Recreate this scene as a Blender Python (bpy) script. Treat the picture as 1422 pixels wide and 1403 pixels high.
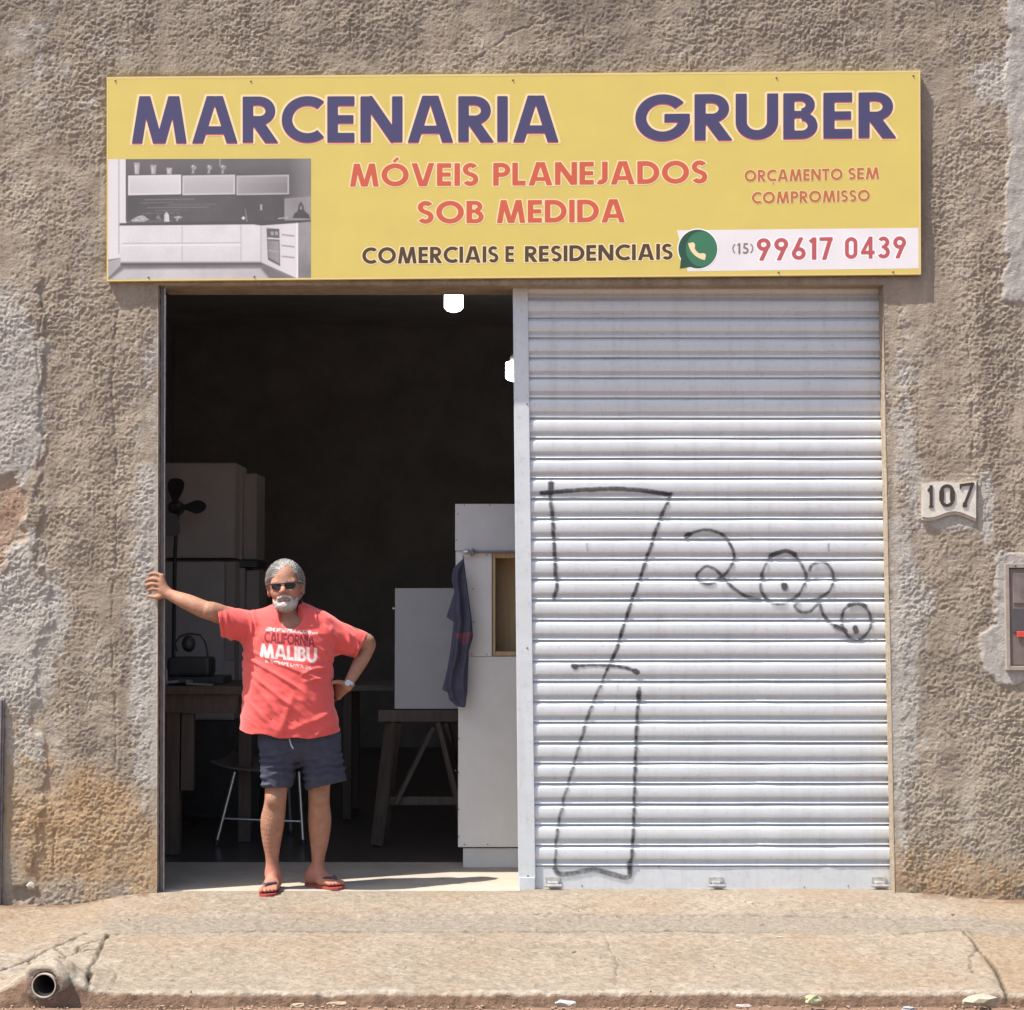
import bpy, bmesh, math, random
import numpy as np
from mathutils import Vector, Matrix
R = math.radians
random.seed(7)
scene = bpy.context.scene
for o in list(bpy.data.objects): bpy.data.objects.remove(o)
C = scene.collection

# ------------------------------------------------------------------ camera
FPX, CX, CY, CAMY, CAMZ, PITCH = 2385.0, 711.0, 701.5, -9.0, 1.542, R(3.0)
cam = bpy.data.cameras.new('camera'); camo = bpy.data.objects.new('camera', cam); C.objects.link(camo)
camo.location = (0, CAMY, CAMZ); camo.rotation_euler = (R(90)+PITCH, 0, 0)
cam.sensor_width = 36; cam.lens = FPX/1422*36; cam.clip_end = 1000
scene.camera = camo

# ------------------------------------------------------------------ world, sun, exposure
SUN = Vector((-0.5, -0.21, 1.0)).normalized()
w = bpy.data.worlds.new("World"); scene.world = w; w.use_nodes = True
wn = w.node_tree.nodes; wl = w.node_tree.links
bg = wn['Background']
sky = wn.new('ShaderNodeTexSky'); sky.sky_type = 'NISHITA'; sky.sun_disc = False
sky.sun_elevation = math.asin(SUN.z); sky.sun_rotation = math.atan2(SUN.x, SUN.y) % (2*math.pi)
sky.air_density = 1.0; sky.dust_density = 2.5; sky.ozone_density = 0.8
wl.new(sky.outputs[0], bg.inputs[0]); bg.inputs[1].default_value = 0.115
sl = bpy.data.lights.new('sun', 'SUN'); so = bpy.data.objects.new('sun', sl); C.objects.link(so)
sl.energy = 4.4; sl.angle = R(0.53); sl.color = (1.0, 0.94, 0.86)
so.rotation_euler = SUN.to_track_quat('Z', 'Y').to_euler(); so.location = (-6, -4, 10)
scene.view_settings.view_transform = 'Standard'; scene.view_settings.look = 'None'
scene.view_settings.exposure = 1.10; scene.view_settings.gamma = 1.0
scene.view_settings.use_curve_mapping = False

def at(px, py, Y):
    """point on the plane y=Y seen at photo pixel px,py"""
    u = (px-CX)/FPX; v = (CY-py)/FPX
    dy = math.cos(PITCH) - v*math.sin(PITCH); dz = math.sin(PITCH) + v*math.cos(PITCH)
    t = (Y-CAMY)/dy
    return Vector((u*t, Y, CAMZ+dz*t))
def proj(x, y, z):
    ry = y-CAMY; rz = z-CAMZ
    f = ry*math.cos(PITCH)+rz*math.sin(PITCH); up = -ry*math.sin(PITCH)+rz*math.cos(PITCH)
    return CX+FPX*x/f, CY-FPX*up/f

# ------------------------------------------------------------------ noise (numpy)
def _hash(ix, iy, iz, seed):
    n = (ix.astype(np.int64)*374761393 + iy.astype(np.int64)*668265263 + iz.astype(np.int64)*2147483647 + seed*974711) & 0xffffffff
    n = ((n ^ (n >> 13))*1274126177) & 0xffffffff
    n = ((n ^ (n >> 16))*2246822519) & 0xffffffff
    return ((n ^ (n >> 15)) & 0xffffff)/float(0xffffff)
def n2(x, y, s, seed=0):
    """smooth noise in -1..1, feature size s"""
    x = np.asarray(x)/s; y = np.asarray(y)/s
    ix = np.floor(x); iy = np.floor(y); fx = x-ix; fy = y-iy
    fx2 = fx*fx*fx*(fx*(fx*6-15)+10); fy2 = fy*fy*fy*(fy*(fy*6-15)+10)
    z = np.zeros_like(ix)
    def g(a, b):
        h = _hash(ix+a, iy+b, z, seed)*2*math.pi
        return np.cos(h)*(fx-a)+np.sin(h)*(fy-b)
    return 1.45*((g(0,0)*(1-fx2)+g(1,0)*fx2)*(1-fy2)+(g(0,1)*(1-fx2)+g(1,1)*fx2)*fy2)
def fbm(x, y, s, seed=0, o=4):
    r = 0; a = 1; t = 0
    for i in range(o): r = r+a*n2(x, y, s, seed+i*17); t += a; a *= .55; s *= .5
    return r/t*1.3
def sst(a, b, x):
    t = np.clip((x-a)/(b-a), 0, 1); return t*t*(3-2*t)

# ------------------------------------------------------------------ object helpers
def tag(o, label=None, cat=None, group=None, kind=None):
    if label: o['label'] = label
    if cat: o['category'] = cat
    if group: o['group'] = group
    if kind: o['kind'] = kind
    return o
def thing(name, loc, label, cat, group=None):
    o = bpy.data.objects.new(name, None); C.objects.link(o); o.location = loc; o.empty_display_size = .1
    return tag(o, label, cat, group)
def link(name, me, mat, parent=None, label=None):
    if mat is not None and len(me.materials) == 0:
        for m in (mat if isinstance(mat, (list, tuple)) else [mat]): me.materials.append(m)
    o = bpy.data.objects.new(name, me); C.objects.link(o)
    if parent is not None:
        o.parent = parent
        loc = Vector(parent.location)
        if parent.parent is not None: loc = loc+Vector(parent.parent.location)
        o.matrix_parent_inverse = Matrix.Translation(-loc)
    if label: o['label'] = label
    return o
def npmesh(name, V, F, mat, parent=None, smooth=True, attrs=None, label=None):
    """F: list of int arrays (n,k)"""
    if not isinstance(F, list): F = [F]
    me = bpy.data.meshes.new(name)
    V = np.asarray(V, dtype=np.float32); me.vertices.add(len(V)); me.vertices.foreach_set('co', V.ravel())
    tot = sum(f.size for f in F); nf = sum(len(f) for f in F)
    me.loops.add(tot); me.polygons.add(nf)
    me.loops.foreach_set('vertex_index', np.concatenate([f.ravel() for f in F]).astype(np.int32))
    starts = []; p = 0
    for f in F:
        starts.append(p+np.arange(len(f))*f.shape[1]); p += f.size
    me.polygons.foreach_set('loop_start', np.concatenate(starts).astype(np.int32))
    me.update(calc_edges=True)
    if smooth: me.polygons.foreach_set('use_smooth', np.ones(nf, dtype=bool))
    if attrs:
        for k, a in attrs.items():
            at_ = me.attributes.new(k, 'FLOAT', 'POINT'); at_.data.foreach_set('value', np.asarray(a, dtype=np.float32).ravel())
    me.validate()
    return link(name, me, mat, parent, label)
class MB:
    def __init__(s): s.bm = bmesh.new()
    def box(s, c, d, bev=0, rot=None, shear=None):
        m = Matrix.Diagonal((d[0], d[1], d[2], 1))
        r = bmesh.ops.create_cube(s.bm, size=1.0, matrix=m); vs = r['verts']
        if bev:
            es = list({e for v in vs for e in v.link_edges})
            rr = bmesh.ops.bevel(s.bm, geom=es, offset=bev, segments=2, affect='EDGES', profile=.5)
            vs = list({v for v in rr['verts']} | {v for v in vs if v.is_valid})
        for v in vs:
            co = v.co.copy()
            if rot is not None: co = rot @ co
            v.co = co+Vector(c)
        return vs
    def rng(s, a, b, bev=0):
        return s.box([(a[i]+b[i])/2 for i in range(3)], [abs(b[i]-a[i]) for i in range(3)], bev)
    def beam(s, p, q, wx, wy, bev=0):
        p = Vector(p); q = Vector(q); d = q-p
        rot = d.to_track_quat('Z', 'Y').to_matrix()
        s.box((p+q)/2, (wx, wy, d.length), bev, rot)
    def tube(s, pts, r, n=10, cap=True):
        pts = [Vector(p) for p in pts]; rings = []
        rr = r if isinstance(r, (list, tuple)) else [r]*len(pts)
        up = Vector((0.13, 0.99, 0.07))
        for i, p in enumerate(pts):
            d = (pts[min(i+1, len(pts)-1)]-pts[max(i-1, 0)]).normalized()
            a = d.cross(up)
            if a.length < .05: a = d.cross(Vector((1, 0, 0)))
            a.normalize(); b = d.cross(a)
            rings.append([s.bm.verts.new(p+(a*math.cos(t)+b*math.sin(t))*rr[i]) for t in [2*math.pi*k/n for k in range(n)]])
        for a, b in zip(rings, rings[1:]):
            for k in range(n): s.bm.faces.new((a[k], a[(k+1) % n], b[(k+1) % n], b[k]))
        if cap: s.bm.faces.new(rings[0][::-1]); s.bm.faces.new(rings[-1])
    def prism(s, pts, y0, y1):
        """polygon of (x,z) points extruded from y0 to y1"""
        a = [s.bm.verts.new((p[0], y0, p[1])) for p in pts]; b = [s.bm.verts.new((p[0], y1, p[1])) for p in pts]
        f1 = s.bm.faces.new(a); s.bm.faces.new(b[::-1]); n = len(pts)
        for k in range(n): s.bm.faces.new((a[k], b[k], b[(k+1) % n], a[(k+1) % n]))
        return f1
    def ball(s, c, r, u=12, v=8):
        rr = r if isinstance(r, (tuple, list)) else (r, r, r)
        bmesh.ops.create_uvsphere(s.bm, u_segments=u, v_segments=v, radius=1, matrix=Matrix.Translation(c) @ Matrix.Diagonal((*rr, 1)))
    def build(s, name, mat, parent=None, smooth=False, label=None, recalc=True):
        if recalc: bmesh.ops.recalc_face_normals(s.bm, faces=s.bm.faces)
        me = bpy.data.meshes.new(name); s.bm.to_mesh(me); s.bm.free()
        if smooth:
            for p in me.polygons: p.use_smooth = True
            try: me.set_sharp_from_angle(angle=R(40))
            except Exception: pass
        return link(name, me, mat, parent, label)

# ------------------------------------------------------------------ materials
def new_mat(name):
    m = bpy.data.materials.new(name); m.use_nodes = True
    return m, m.node_tree.nodes, m.node_tree.links, m.node_tree.nodes['Principled BSDF']
def N(nt, t, **kw):
    n = nt.new(t)
    for k, v in kw.items(): setattr(n, k, v)
    return n
def noise(nt, ln, scale, detail=4, rough=.6, vec=None, dist=0):
    n = nt.new('ShaderNodeTexNoise'); n.inputs['Scale'].default_value = scale
    n.inputs['Detail'].default_value = detail; n.inputs['Roughness'].default_value = rough
    n.inputs['Distortion'].default_value = dist
    if vec is not None: ln.new(vec, n.inputs['Vector'])
    return n
def ramp(nt, ln, fac, a, b):
    r = nt.new('ShaderNodeMapRange'); r.inputs['From Min'].default_value = a; r.inputs['From Max'].default_value = b
    ln.new(fac, r.inputs['Value']); return r.outputs[0]
def mixc(nt, ln, fac, a, b, mode='MIX'):
    m = nt.new('ShaderNodeMix'); m.data_type = 'RGBA'; m.blend_type = mode
    if isinstance(fac, (int, float)): m.inputs['Factor'].default_value = fac
    else: ln.new(fac, m.inputs['Factor'])
    for s, v in ((6, a), (7, b)):
        if isinstance(v, (tuple, list)): m.inputs[s].default_value = (*v[:3], 1)
        else: ln.new(v, m.inputs[s])
    return m.outputs[2]
def attr(nt, name):
    a = nt.new('ShaderNodeAttribute'); a.attribute_name = name; return a.outputs['Fac']
def bump(nt, ln, b, h, dist, strength=1.0):
    bp = nt.new('ShaderNodeBump'); bp.inputs['Distance'].default_value = dist; bp.inputs['Strength'].default_value = strength
    ln.new(h, bp.inputs['Height']); ln.new(bp.outputs[0], b.inputs['Normal'])
def mat(name, col, rough=.7, metal=0.0, var=.12, vscale=12, bmp=0.0, bscale=60, spec=.5, col2=None, coat=0):
    m, nt, ln, b = new_mat(name)
    tc = nt.new('ShaderNodeTexCoord'); v = tc.outputs['Object']
    n = noise(nt, ln, vscale, 5, .65, v)
    f = ramp(nt, ln, n.outputs['Fac'], .3, .7)
    c2 = col2 if col2 else tuple(min(1, c*(1-var)) for c in col)
    c1 = col if col2 else tuple(min(1, c*(1+var*.6)) for c in col)
    ln.new(mixc(nt, ln, f, c2, c1), b.inputs['Base Color'])
    b.inputs['Roughness'].default_value = rough; b.inputs['Metallic'].default_value = metal
    b.inputs['Specular IOR Level'].default_value = spec; b.inputs['Coat Weight'].default_value = coat
    if bmp:
        n2_ = noise(nt, ln, bscale, 4, .6, v); bump(nt, ln, b, n2_.outputs['Fac'], bmp)
    return m
def wood(name, a, bcol, scale=6, axis=2):
    m, nt, ln, b = new_mat(name)
    tc = nt.new('ShaderNodeTexCoord'); mp = nt.new('ShaderNodeMapping'); ln.new(tc.outputs['Object'], mp.inputs[0])
    s = [scale*6]*3; s[axis] = scale*.5; mp.inputs['Scale'].default_value = s
    n = noise(nt, ln, 1.0, 6, .6, mp.outputs[0], 1.0)
    ln.new(mixc(nt, ln, ramp(nt, ln, n.outputs['Fac'], .3, .7), a, bcol), b.inputs['Base Color'])
    b.inputs['Roughness'].default_value = .65; bump(nt, ln, b, n.outputs['Fac'], .002)
    return m

# stucco of the facade
def stucco():
    m, nt, ln, b = new_mat('rough_stucco')
    tc = nt.new('ShaderNodeTexCoord'); v = tc.outputs['Object']
    big = noise(nt, ln, 1.1, 5, .6, v); mid = noise(nt, ln, 7, 6, .7, v); fine = noise(nt, ln, 70, 5, .75, v)
    mp = nt.new('ShaderNodeMapping'); ln.new(v, mp.inputs[0]); mp.inputs['Scale'].default_value = (5, 5, .5)
    streak = noise(nt, ln, 1.3, 5, .65, mp.outputs[0])
    c = mixc(nt, ln, ramp(nt, ln, big.outputs['Fac'], .3, .7), (.30, .248, .183), (.405, .338, .255))
    c = mixc(nt, ln, ramp(nt, ln, mid.outputs['Fac'], .35, .7), c, (.42, .365, .295))
    s1 = ramp(nt, ln, streak.outputs['Fac'], .40, .62)
    c = mixc(nt, ln, N_mul(nt, ln, s1, .6), c, (.24, .195, .155))
    pale_ = noise(nt, ln, 1.9, 6, .7, mp.outputs[0], .4)
    c = mixc(nt, ln, N_mul(nt, ln, ramp(nt, ln, pale_.outputs['Fac'], .54, .70), .45), c, (.50, .465, .41))
    c = mixc(nt, ln, attr(nt, 'grime'), c, (.17, .145, .12))
    c = mixc(nt, ln, attr(nt, 'rust'), c, mixc(nt, ln, ramp(nt, ln, mid.outputs['Fac'], .3, .7), (.36, .21, .105), (.50, .36, .20)))
    c = mixc(nt, ln, attr(nt, 'brick'), c, mixc(nt, ln, ramp(nt, ln, mid.outputs['Fac'], .35, .65), (.40, .235, .155), (.36, .29, .22)))
    c = mixc(nt, ln, attr(nt, 'white'), c, mixc(nt, ln, ramp(nt, ln, mid.outputs['Fac'], .3, .7), (.50, .47, .42), (.42, .40, .37)))
    c = mixc(nt, ln, attr(nt, 'mortar'), c, mixc(nt, ln, ramp(nt, ln, mid.outputs['Fac'], .3, .7), (.37, .345, .315), (.46, .435, .405)))
    # sand grains
    c = mixc(nt, ln, ramp(nt, ln, fine.outputs['Fac'], .35, .75), mixc(nt, ln, .80, (.18, .15, .12), c), c)
    ln.new(c, b.inputs['Base Color']); b.inputs['Roughness'].default_value = .95; b.inputs['Specular IOR Level'].default_value = .15
    f2 = noise(nt, ln, 85, 6, .75, v); bump(nt, ln, b, f2.outputs['Fac'], .010, 1.0)
    return m
def N_mul(nt, ln, a, k):
    m = nt.new('ShaderNodeMath'); m.operation = 'MULTIPLY'; ln.new(a, m.inputs[0]); m.inputs[1].default_value = k; return m.outputs[0]
def pavement_mat():
    m, nt, ln, b = new_mat('worn_concrete')
    tc = nt.new('ShaderNodeTexCoord'); v = tc.outputs['Object']
    big = noise(nt, ln, 1.3, 5, .6, v); mid = noise(nt, ln, 9, 6, .7, v)
    mp = nt.new('ShaderNodeMapping'); ln.new(v, mp.inputs[0]); mp.inputs['Scale'].default_value = (26, 40, 26)
    fine = noise(nt, ln, 1.0, 6, .75, mp.outputs[0])
    c = mixc(nt, ln, ramp(nt, ln, big.outputs['Fac'], .3, .7), (.275, .23, .175), (.36, .305, .24))
    c = mixc(nt, ln, ramp(nt, ln, mid.outputs['Fac'], .4, .75), c, (.40, .34, .268))
    c = mixc(nt, ln, attr(nt, 'soil'), c, (.345, .262, .18))
    c = mixc(nt, ln, attr(nt, 'grey'), c, (.29, .255, .21))
    c = mixc(nt, ln, attr(nt, 'pale'), c, (.47, .425, .36))
    c = mixc(nt, ln, ramp(nt, ln, fine.outputs['Fac'], .38, .58), mixc(nt, ln, .62, (.09, .065, .045), c), c)
    c = mixc(nt, ln, attr(nt, 'crack'), c, (.06, .045, .032))
    c = mixc(nt, ln, attr(nt, 'redsoil'), c, (.19, .11, .07))
    ln.new(c, b.inputs['Base Color']); b.inputs['Roughness'].default_value = .95; b.inputs['Specular IOR Level'].default_value = .2
    bump(nt, ln, b, fine.outputs['Fac'], .024, 1.0)
    return m
M_stucco = stucco(); M_pave = pavement_mat()
M_road = mat('dusty_road', (.20, .125, .088), .95, 0, .3, 6, .006, 40, .2, col2=(.14, .092, .066))
M_thresh = mat('smooth_cement', (.40, .355, .295), .85, 0, .15, 5, .001, 120, .25, col2=(.31, .27, .22))
M_darkfloor = mat('polished_dark_floor', (.075, .062, .055), .28, 0, .3, 3, 0, 60, .5)
M_darkwall = mat('dark_interior_plaster', (.32, .295, .285), .9, 0, .25, 2, .003, 40, .2)
M_ceil = mat('dark_ceiling', (.62, .58, .56), .9, 0, .2, 2)
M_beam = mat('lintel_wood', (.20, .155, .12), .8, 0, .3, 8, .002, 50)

def shutter_mat(name, base, rough=.42, metal=.35):
    m, nt, ln, b = new_mat(name)
    tc = nt.new('ShaderNodeNewGeometry'); v = tc.outputs['Position']
    mp = nt.new('ShaderNodeMapping'); ln.new(v, mp.inputs[0]); mp.inputs['Scale'].default_value = (3, 3, 9)
    n = noise(nt, ln, 1.2, 7, .7, mp.outputs[0]); g = noise(nt, ln, 35, 5, .7, v)
    mp2 = nt.new('ShaderNodeMapping'); ln.new(v, mp2.inputs[0]); mp2.inputs['Scale'].default_value = (16, 16, 1.2)
    st = noise(nt, ln, 1.0, 5, .7, mp2.outputs[0])
    c = mixc(nt, ln, ramp(nt, ln, n.outputs['Fac'], .35, .7), tuple(x*.93 for x in base), base)
    c = mixc(nt, ln, N_mul(nt, ln, ramp(nt, ln, st.outputs['Fac'], .50, .75), .55), c, tuple(x*.72 for x in base))
    c = mixc(nt, ln, N_mul(nt, ln, ramp(nt, ln, g.outputs['Fac'], .55, .78), .5), c, (.33, .29, .25))
    ln.new(c, b.inputs['Base Color']); b.inputs['Metallic'].default_value = metal
    ln.new(ramp_out(nt, ln, n.outputs['Fac'], rough-.06, rough+.14), b.inputs['Roughness'])
    bump(nt, ln, b, n.outputs['Fac'], .002, .5)
    return m
def ramp_out(nt, ln, fac, a, b):
    r = nt.new('ShaderNodeMapRange'); r.inputs['From Min'].default_value = .3; r.inputs['From Max'].default_value = .7
    r.inputs['To Min'].default_value = a; r.inputs['To Max'].default_value = b; ln.new(fac, r.inputs['Value']); return r.outputs[0]
M_shut = shutter_mat('galvanised_steel', (.585, .61, .628), .5, .2)
M_post = shutter_mat('painted_steel_post', (.58, .61, .63), .5, .2)
M_railm = mat('dark_rail_steel', (.20, .18, .18), .5, .5, .3, 20)
M_latch = mat('latch_steel', (.55, .54, .52), .4, .7, .3, 40)

# ================================================================== GROUND
g = MB()
S = 250
vs = [g.bm.verts.new(p) for p in ((-S, -S, -.175), (S, -S, -.175), (S, S, -.175), (-S, S, -.175))]; g.bm.faces.new(vs)
tag(g.build('ground', M_road), kind='structure')
# road strip with dusty relief in front of the kerb
xs = np.arange(-5, 5.001, .02); ys = np.arange(-4.5, -1.80, .02)
X, Y = np.meshgrid(xs, ys, indexing='ij')
Z = -.158+.006*fbm(X, Y, .12, 5)+.01*fbm(X, Y, .7, 9)
def gridfaces(n, m):
    i = np.arange(n*m).reshape(n, m); return np.stack([i[:-1, :-1], i[1:, :-1], i[1:, 1:], i[:-1, 1:]], -1).reshape(-1, 4)
tag(npmesh('road', np.stack([X, Y, Z], -1).reshape(-1, 3), gridfaces(*X.shape), M_road), kind='structure')

# pavement: top sheet, worn kerb edge and riser in one displaced sheet
KY = -1.785
xs = np.concatenate([np.arange(-9, -3.3, .15), np.arange(-3.3, 3.3, .0075), np.arange(3.3, 9.01, .15)])
ys = np.concatenate([np.arange(.20, KY+.012, -.0075), KY-np.array([-.006, 0, .006, .010, .013, .016, .019, .022, .03])])
zd = np.zeros(len(ys)); zd[-9:] = [-.001, -.003, -.008, -.018, -.03, -.043, -.055, -.068, -.085]
X, Y = np.meshgrid(xs, ys, indexing='ij'); ZD = np.broadcast_to(zd, X.shape)
PX, PY = proj(X, Y, -.05*(-Y))
base_l = -.062*sst(-1.86, -2.35, X)-.035*sst(2.05, 2.55, X)        # lower beside the doorway ramp
fr = np.clip(-Y/1.785, 0, 1)
Z = base_l*(1-fr)**1.0-.10*fr+ZD
inn = sst(.02, -.05, Y)
rel = .0070*fbm(X, Y*1.5, .07, 3)+.0045*fbm(X, Y, .35, 8)+.0036*n2(X*.8, Y, .022, 21)
Z = Z+rel*inn
def seg_d(px, py, pts):
    d = np.full(px.shape, 1e9)
    for (a, b), (c, e) in zip(pts, pts[1:]):
        vx, vy = c-a, e-b; t = np.clip(((px-a)*vx+(py-b)*vy)/(vx*vx+vy*vy), 0, 1)
        d = np.minimum(d, np.hypot(px-a-t*vx, py-b-t*vy))
    return d
def wl_(pts):
    return [tuple(at_ground(p)) for p in pts]
def at_ground(p):
    a = at(p[0], p[1], 0); c = Vector((0, CAMY, CAMZ)); d = a-c
    # plane z = .055*y
    t = (.056*c.y-c.z)/(d.z-.056*d.y)
    q = c+d*t; return (q.x, q.y)
wob = .012*fbm(X, Y, .25, 31)+.005*n2(X, Y, .04, 33)
cr = np.zeros_like(X)
cracks = [([(150, 1296), (330, 1291), (620, 1292), (830, 1291), (1040, 1292), (1230, 1296), (1335, 1288)], .007, 1.0),
          ([(330, 1266), (600, 1269), (900, 1270), (1130, 1272), (1422, 1277)], .005, .55),
          ([(150, 1296), (140, 1318), (128, 1340), (122, 1378)], .008, .8),
          ([(120, 1293), (70, 1313), (40, 1328), (5, 1343), (-60, 1350)], .009, .9),
          ([(155, 1300), (110, 1312), (108, 1320), (138, 1318)], .006, .8),
          ([(60, 1330), (100, 1325), (125, 1312)], .004, .5), ([(95, 1340), (85, 1355), (130, 1350)], .004, .5),
          ([(1335, 1288), (1360, 1315), (1385, 1345), (1400, 1385)], .008, .8),
          ([(1388, 1346), (1422, 1346), (1500, 1345)], .006, .8), ([(0, 1297), (90, 1298)], .005, .6), ([(40, 1328), (52, 1345), (45, 1352)], .005, .7), ([(75, 1312), (92, 1325), (85, 1338)], .005, .7), ([(0, 1318), (40, 1328)], .005, .6), ([(170, 1262), (240, 1258), (330, 1266)], .005, .6), ([(128, 1340), (160, 1352), (158, 1366)], .004, .5), ([(1360, 1315), (1345, 1330), (1352, 1352)], .004, .5), ([(780, 1255), (800, 1262), (830, 1257)], .004, .5), ([(840, 1300), (858, 1340), (852, 1372)], .0035, .35), ([(960, 1320), (1010, 1310)], .0035, .4)]
for pts, wd, k in cracks:
    d = seg_d(X+wob, Y+wob*.7, wl_(pts)); cr = np.maximum(cr, k*np.exp(-(d/wd)**2))
cr = np.clip(cr*1.25, 0, 1)*(.6+.4*sst(-.4, .3, n2(X, Y, .09, 77)))*inn
Z -= .022*cr
PYw = PY+2.5*n2(X, Y, .12, 3)+1.5*n2(X, Y, .03, 4)
Z -= .007*sst(1269.5, 1272, PYw)*sst(1295, 1293, PYw)*sst(120, 200, PX)*sst(1345, 1330, PX)
# level steps: left and right slabs sit a little lower
leftslab = sst(155, 120, PX+20*n2(X, Y, .15, 41)) * sst(1285, 1300, PY)
rightslab = sst(0, 1, (PX-(1335+(PY-1288)*.66))/14)*sst(1280, 1292, PY)
Z -= .012*rightslab
Z += .004*fbm(X, Y, .09, 61)*leftslab
# mortar hump over the drain pipe
PIPE = Vector((at(62, 1368, -1.83).x, -1.83, at(62, 1368, -1.83).z))
hump = np.exp(-((X-PIPE.x)/.14)**2)*sst(-1.35, -1.75, Y)
Z += (PIPE.z+.075+.098)*hump*(1+.18*n2(X, Y, .05, 51))*np.where(ZD < -.01, np.clip(1+ZD/.085, 0, 1), 1)
# ragged kerb edge
edge = sst(KY+.05, KY, Y)
Z -= edge*.012*np.clip(n2(X, X*0, .06, 13)+.5*n2(X, X*0, .02, 15), 0, 1)
Yd = Y-edge*(.010*fbm(X, Z, .12, 19)+.004*n2(X, Z, .02, 27))
rp = np.hypot(X-PIPE.x, Z-PIPE.z); Yd -= .035*np.exp(-((rp-.055)/.05)**2)*sst(KY+.05, KY, Y)*(1+.3*n2(X, Z, .03, 87))
soil = np.clip(sst(-.1, .7, fbm(X, Y, .6, 91)+.7*sst(1330, 1250, PY)*(sst(300, 0, PX)+sst(1150, 1422, PX)))*.7+rightslab*.75, 0, 1)
grey = sst(1268, 1273, PY+2*n2(X, Y, .1, 3))*sst(1294, 1290, PY+2*n2(X, Y, .1, 3))*.8*sst(100, 200, PX)
pale = np.clip(leftslab*.5*sst(-.2, .5, fbm(X, Y, .12, 93))+.9*np.exp(-((Y-KY-.01)/.018)**2)*(ZD > -.01)*sst(-.5, .4, fbm(X, Y, .15, 95))+.5*sst(.2, .7, fbm(X, Y, .3, 97))*sst(1300, 1330, PY), 0, 1)
pale = np.maximum(pale, hump*.6*sst(-.3, .3, fbm(X, Y, .07, 99)))
redsoil = np.clip((ZD < -.012)*.8+.6*sst(.1, .6, fbm(X, Y, .4, 101))*sst(60, -40, PX), 0, 1)
dirt_at_wall = sst(-.16, -.02, Y)*(sst(1240, 1250, PX)+sst(215, 200, PX))
redsoil = np.maximum(redsoil, .9*dirt_at_wall*sst(-.4, .3, fbm(X, Y, .15, 103)))
V = np.stack([X, Yd, Z], -1).reshape(-1, 3)
GF = gridfaces(*X.shape); rpf = (rp.ravel() < .046) & (Y.ravel() < -1.5); GF = GF[~rpf[GF].any(1)]
tag(npmesh('pavement', V, GF, M_pave, attrs=dict(soil=soil, grey=grey, pale=pale, redsoil=redsoil, crack=np.clip(cr*1.1, 0, 1))), kind='structure')

# interior floor: cement threshold, then darker floor
f = MB(); f.rng((-2.9, .05, -.12), (.045, 1.0, .004), .004); f.rng((.0455, .205, -.12), (2.9, 1.0, .004), .004); tag(f.build('threshold_floor', M_thresh), kind='structure')
f = MB(); f.rng((-3.6, 1.004, -.12), (3.6, 8.6, -.006), .002); tag(f.build('workshop_floor', M_darkfloor), kind='structure')

# ================================================================== BUILDING
bld = thing('workshop_building', (0, 0, 0), 'rough grey-brown stuccoed workshop facade with a wide garage opening', 'building')
TOPZ = at(700, 396, 0).z
def jambL(z): return np.interp(z, [0, TOPZ], [at(218, 1240, 0).x, at(220, 396, 0).x])
def jambR(z): return np.interp(z, [0, TOPZ], [at(1243, 1240, 0).x, at(1226, 396, 0).x])
h = .0058
JL, JR = -1.86, 2.0
nd = int(round((JR-JL)/h)); hx = (JR-JL)/nd
left = JL-np.arange(1, int((3.0+JL)/hx)+1)[::1]*hx
right = JR+np.arange(1, int((3.0-JR)/hx)+1)*hx
xs = np.concatenate([np.arange(left[-1]-.2, -9.5, -.2)[::-1], left[::-1], JL+np.arange(nd+1)*hx, right, np.arange(right[-1]+.2, 9.5, .2)])
iL = int(np.argmin(abs(xs-JL))); iR = int(np.argmin(abs(xs-JR)))
nz = int(round((TOPZ+.20)/h)); hz = (TOPZ+.20)/nz
up = TOPZ+np.arange(1, int((4.75-TOPZ)/h)+1)*h
zs = np.concatenate([-.20+np.arange(nz+1)*hz, up, np.arange(up[-1]+.2, 7, .2)])
iT = nz
X, Z = np.meshgrid(xs, zs, indexing='ij')
zc = np.clip(Z, 0, TOPZ)
X = X+(jambL(zc)-JL)*np.exp(-((X-JL)/.35)**2)+(jambR(zc)-JR)*np.exp(-((X-JR)/.35)**2)
PX0, PY0 = proj(X, 0, Z)
wf = sst(0, 60, np.minimum(abs(PX0-220), abs(PX0-1235)))
PX = PX0+(26*fbm(X, Z, .38, 401)+14*fbm(X, Z, .09, 402))*(.35+.65*wf); PY = PY0+30*fbm(X, Z, .38, 403)+14*fbm(X, Z, .09, 404)
def blob(cx, cy, rx, ry, soft=.5):
    d = np.sqrt(((PX-cx)/rx)**2+((PY-cy)/ry)**2); return sst(1+soft, 1-soft, d)
def rect(x0, x1, y0, y1, s=10):
    return sst(x0-s, x0+s, PX)*sst(x1+s, x1-s, PX)*sst(y0-s, y0+s, PY)*sst(y1+s, y1-s, PY)
e1 = fbm(X, Z, .22, 201, 5); e2 = fbm(X, Z, .045, 205, 4); e3 = fbm(X, Z, .8, 207, 4)
def ragged(mk, k=.45, a=.35, b=.6): return sst(a, b, mk+k*e1*.5+k*e2*.6)
PXw, PYw = PX, PY
PX = PX0+.5*(PXw-PX0); PY = PY0+.5*(PYw-PY0)
mort = np.maximum(rect(1398, 1700, -300, 425, 12), rect(1385, 1700, 768, 950, 12))
mort = np.maximum(mort, blob(1384, 900, 20, 40)*.9)
PX, PY = PX0, PY0
plq = np.maximum.reduce([blob(1277, 702, 12, 42, .6)*1.15, blob(1369, 705, 11, 46, .35)*1.35, blob(1318, 724, 30, 12, .4)*1.15])
PX, PY = PXw, PYw
mort = ragged(mort, .35)
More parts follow.
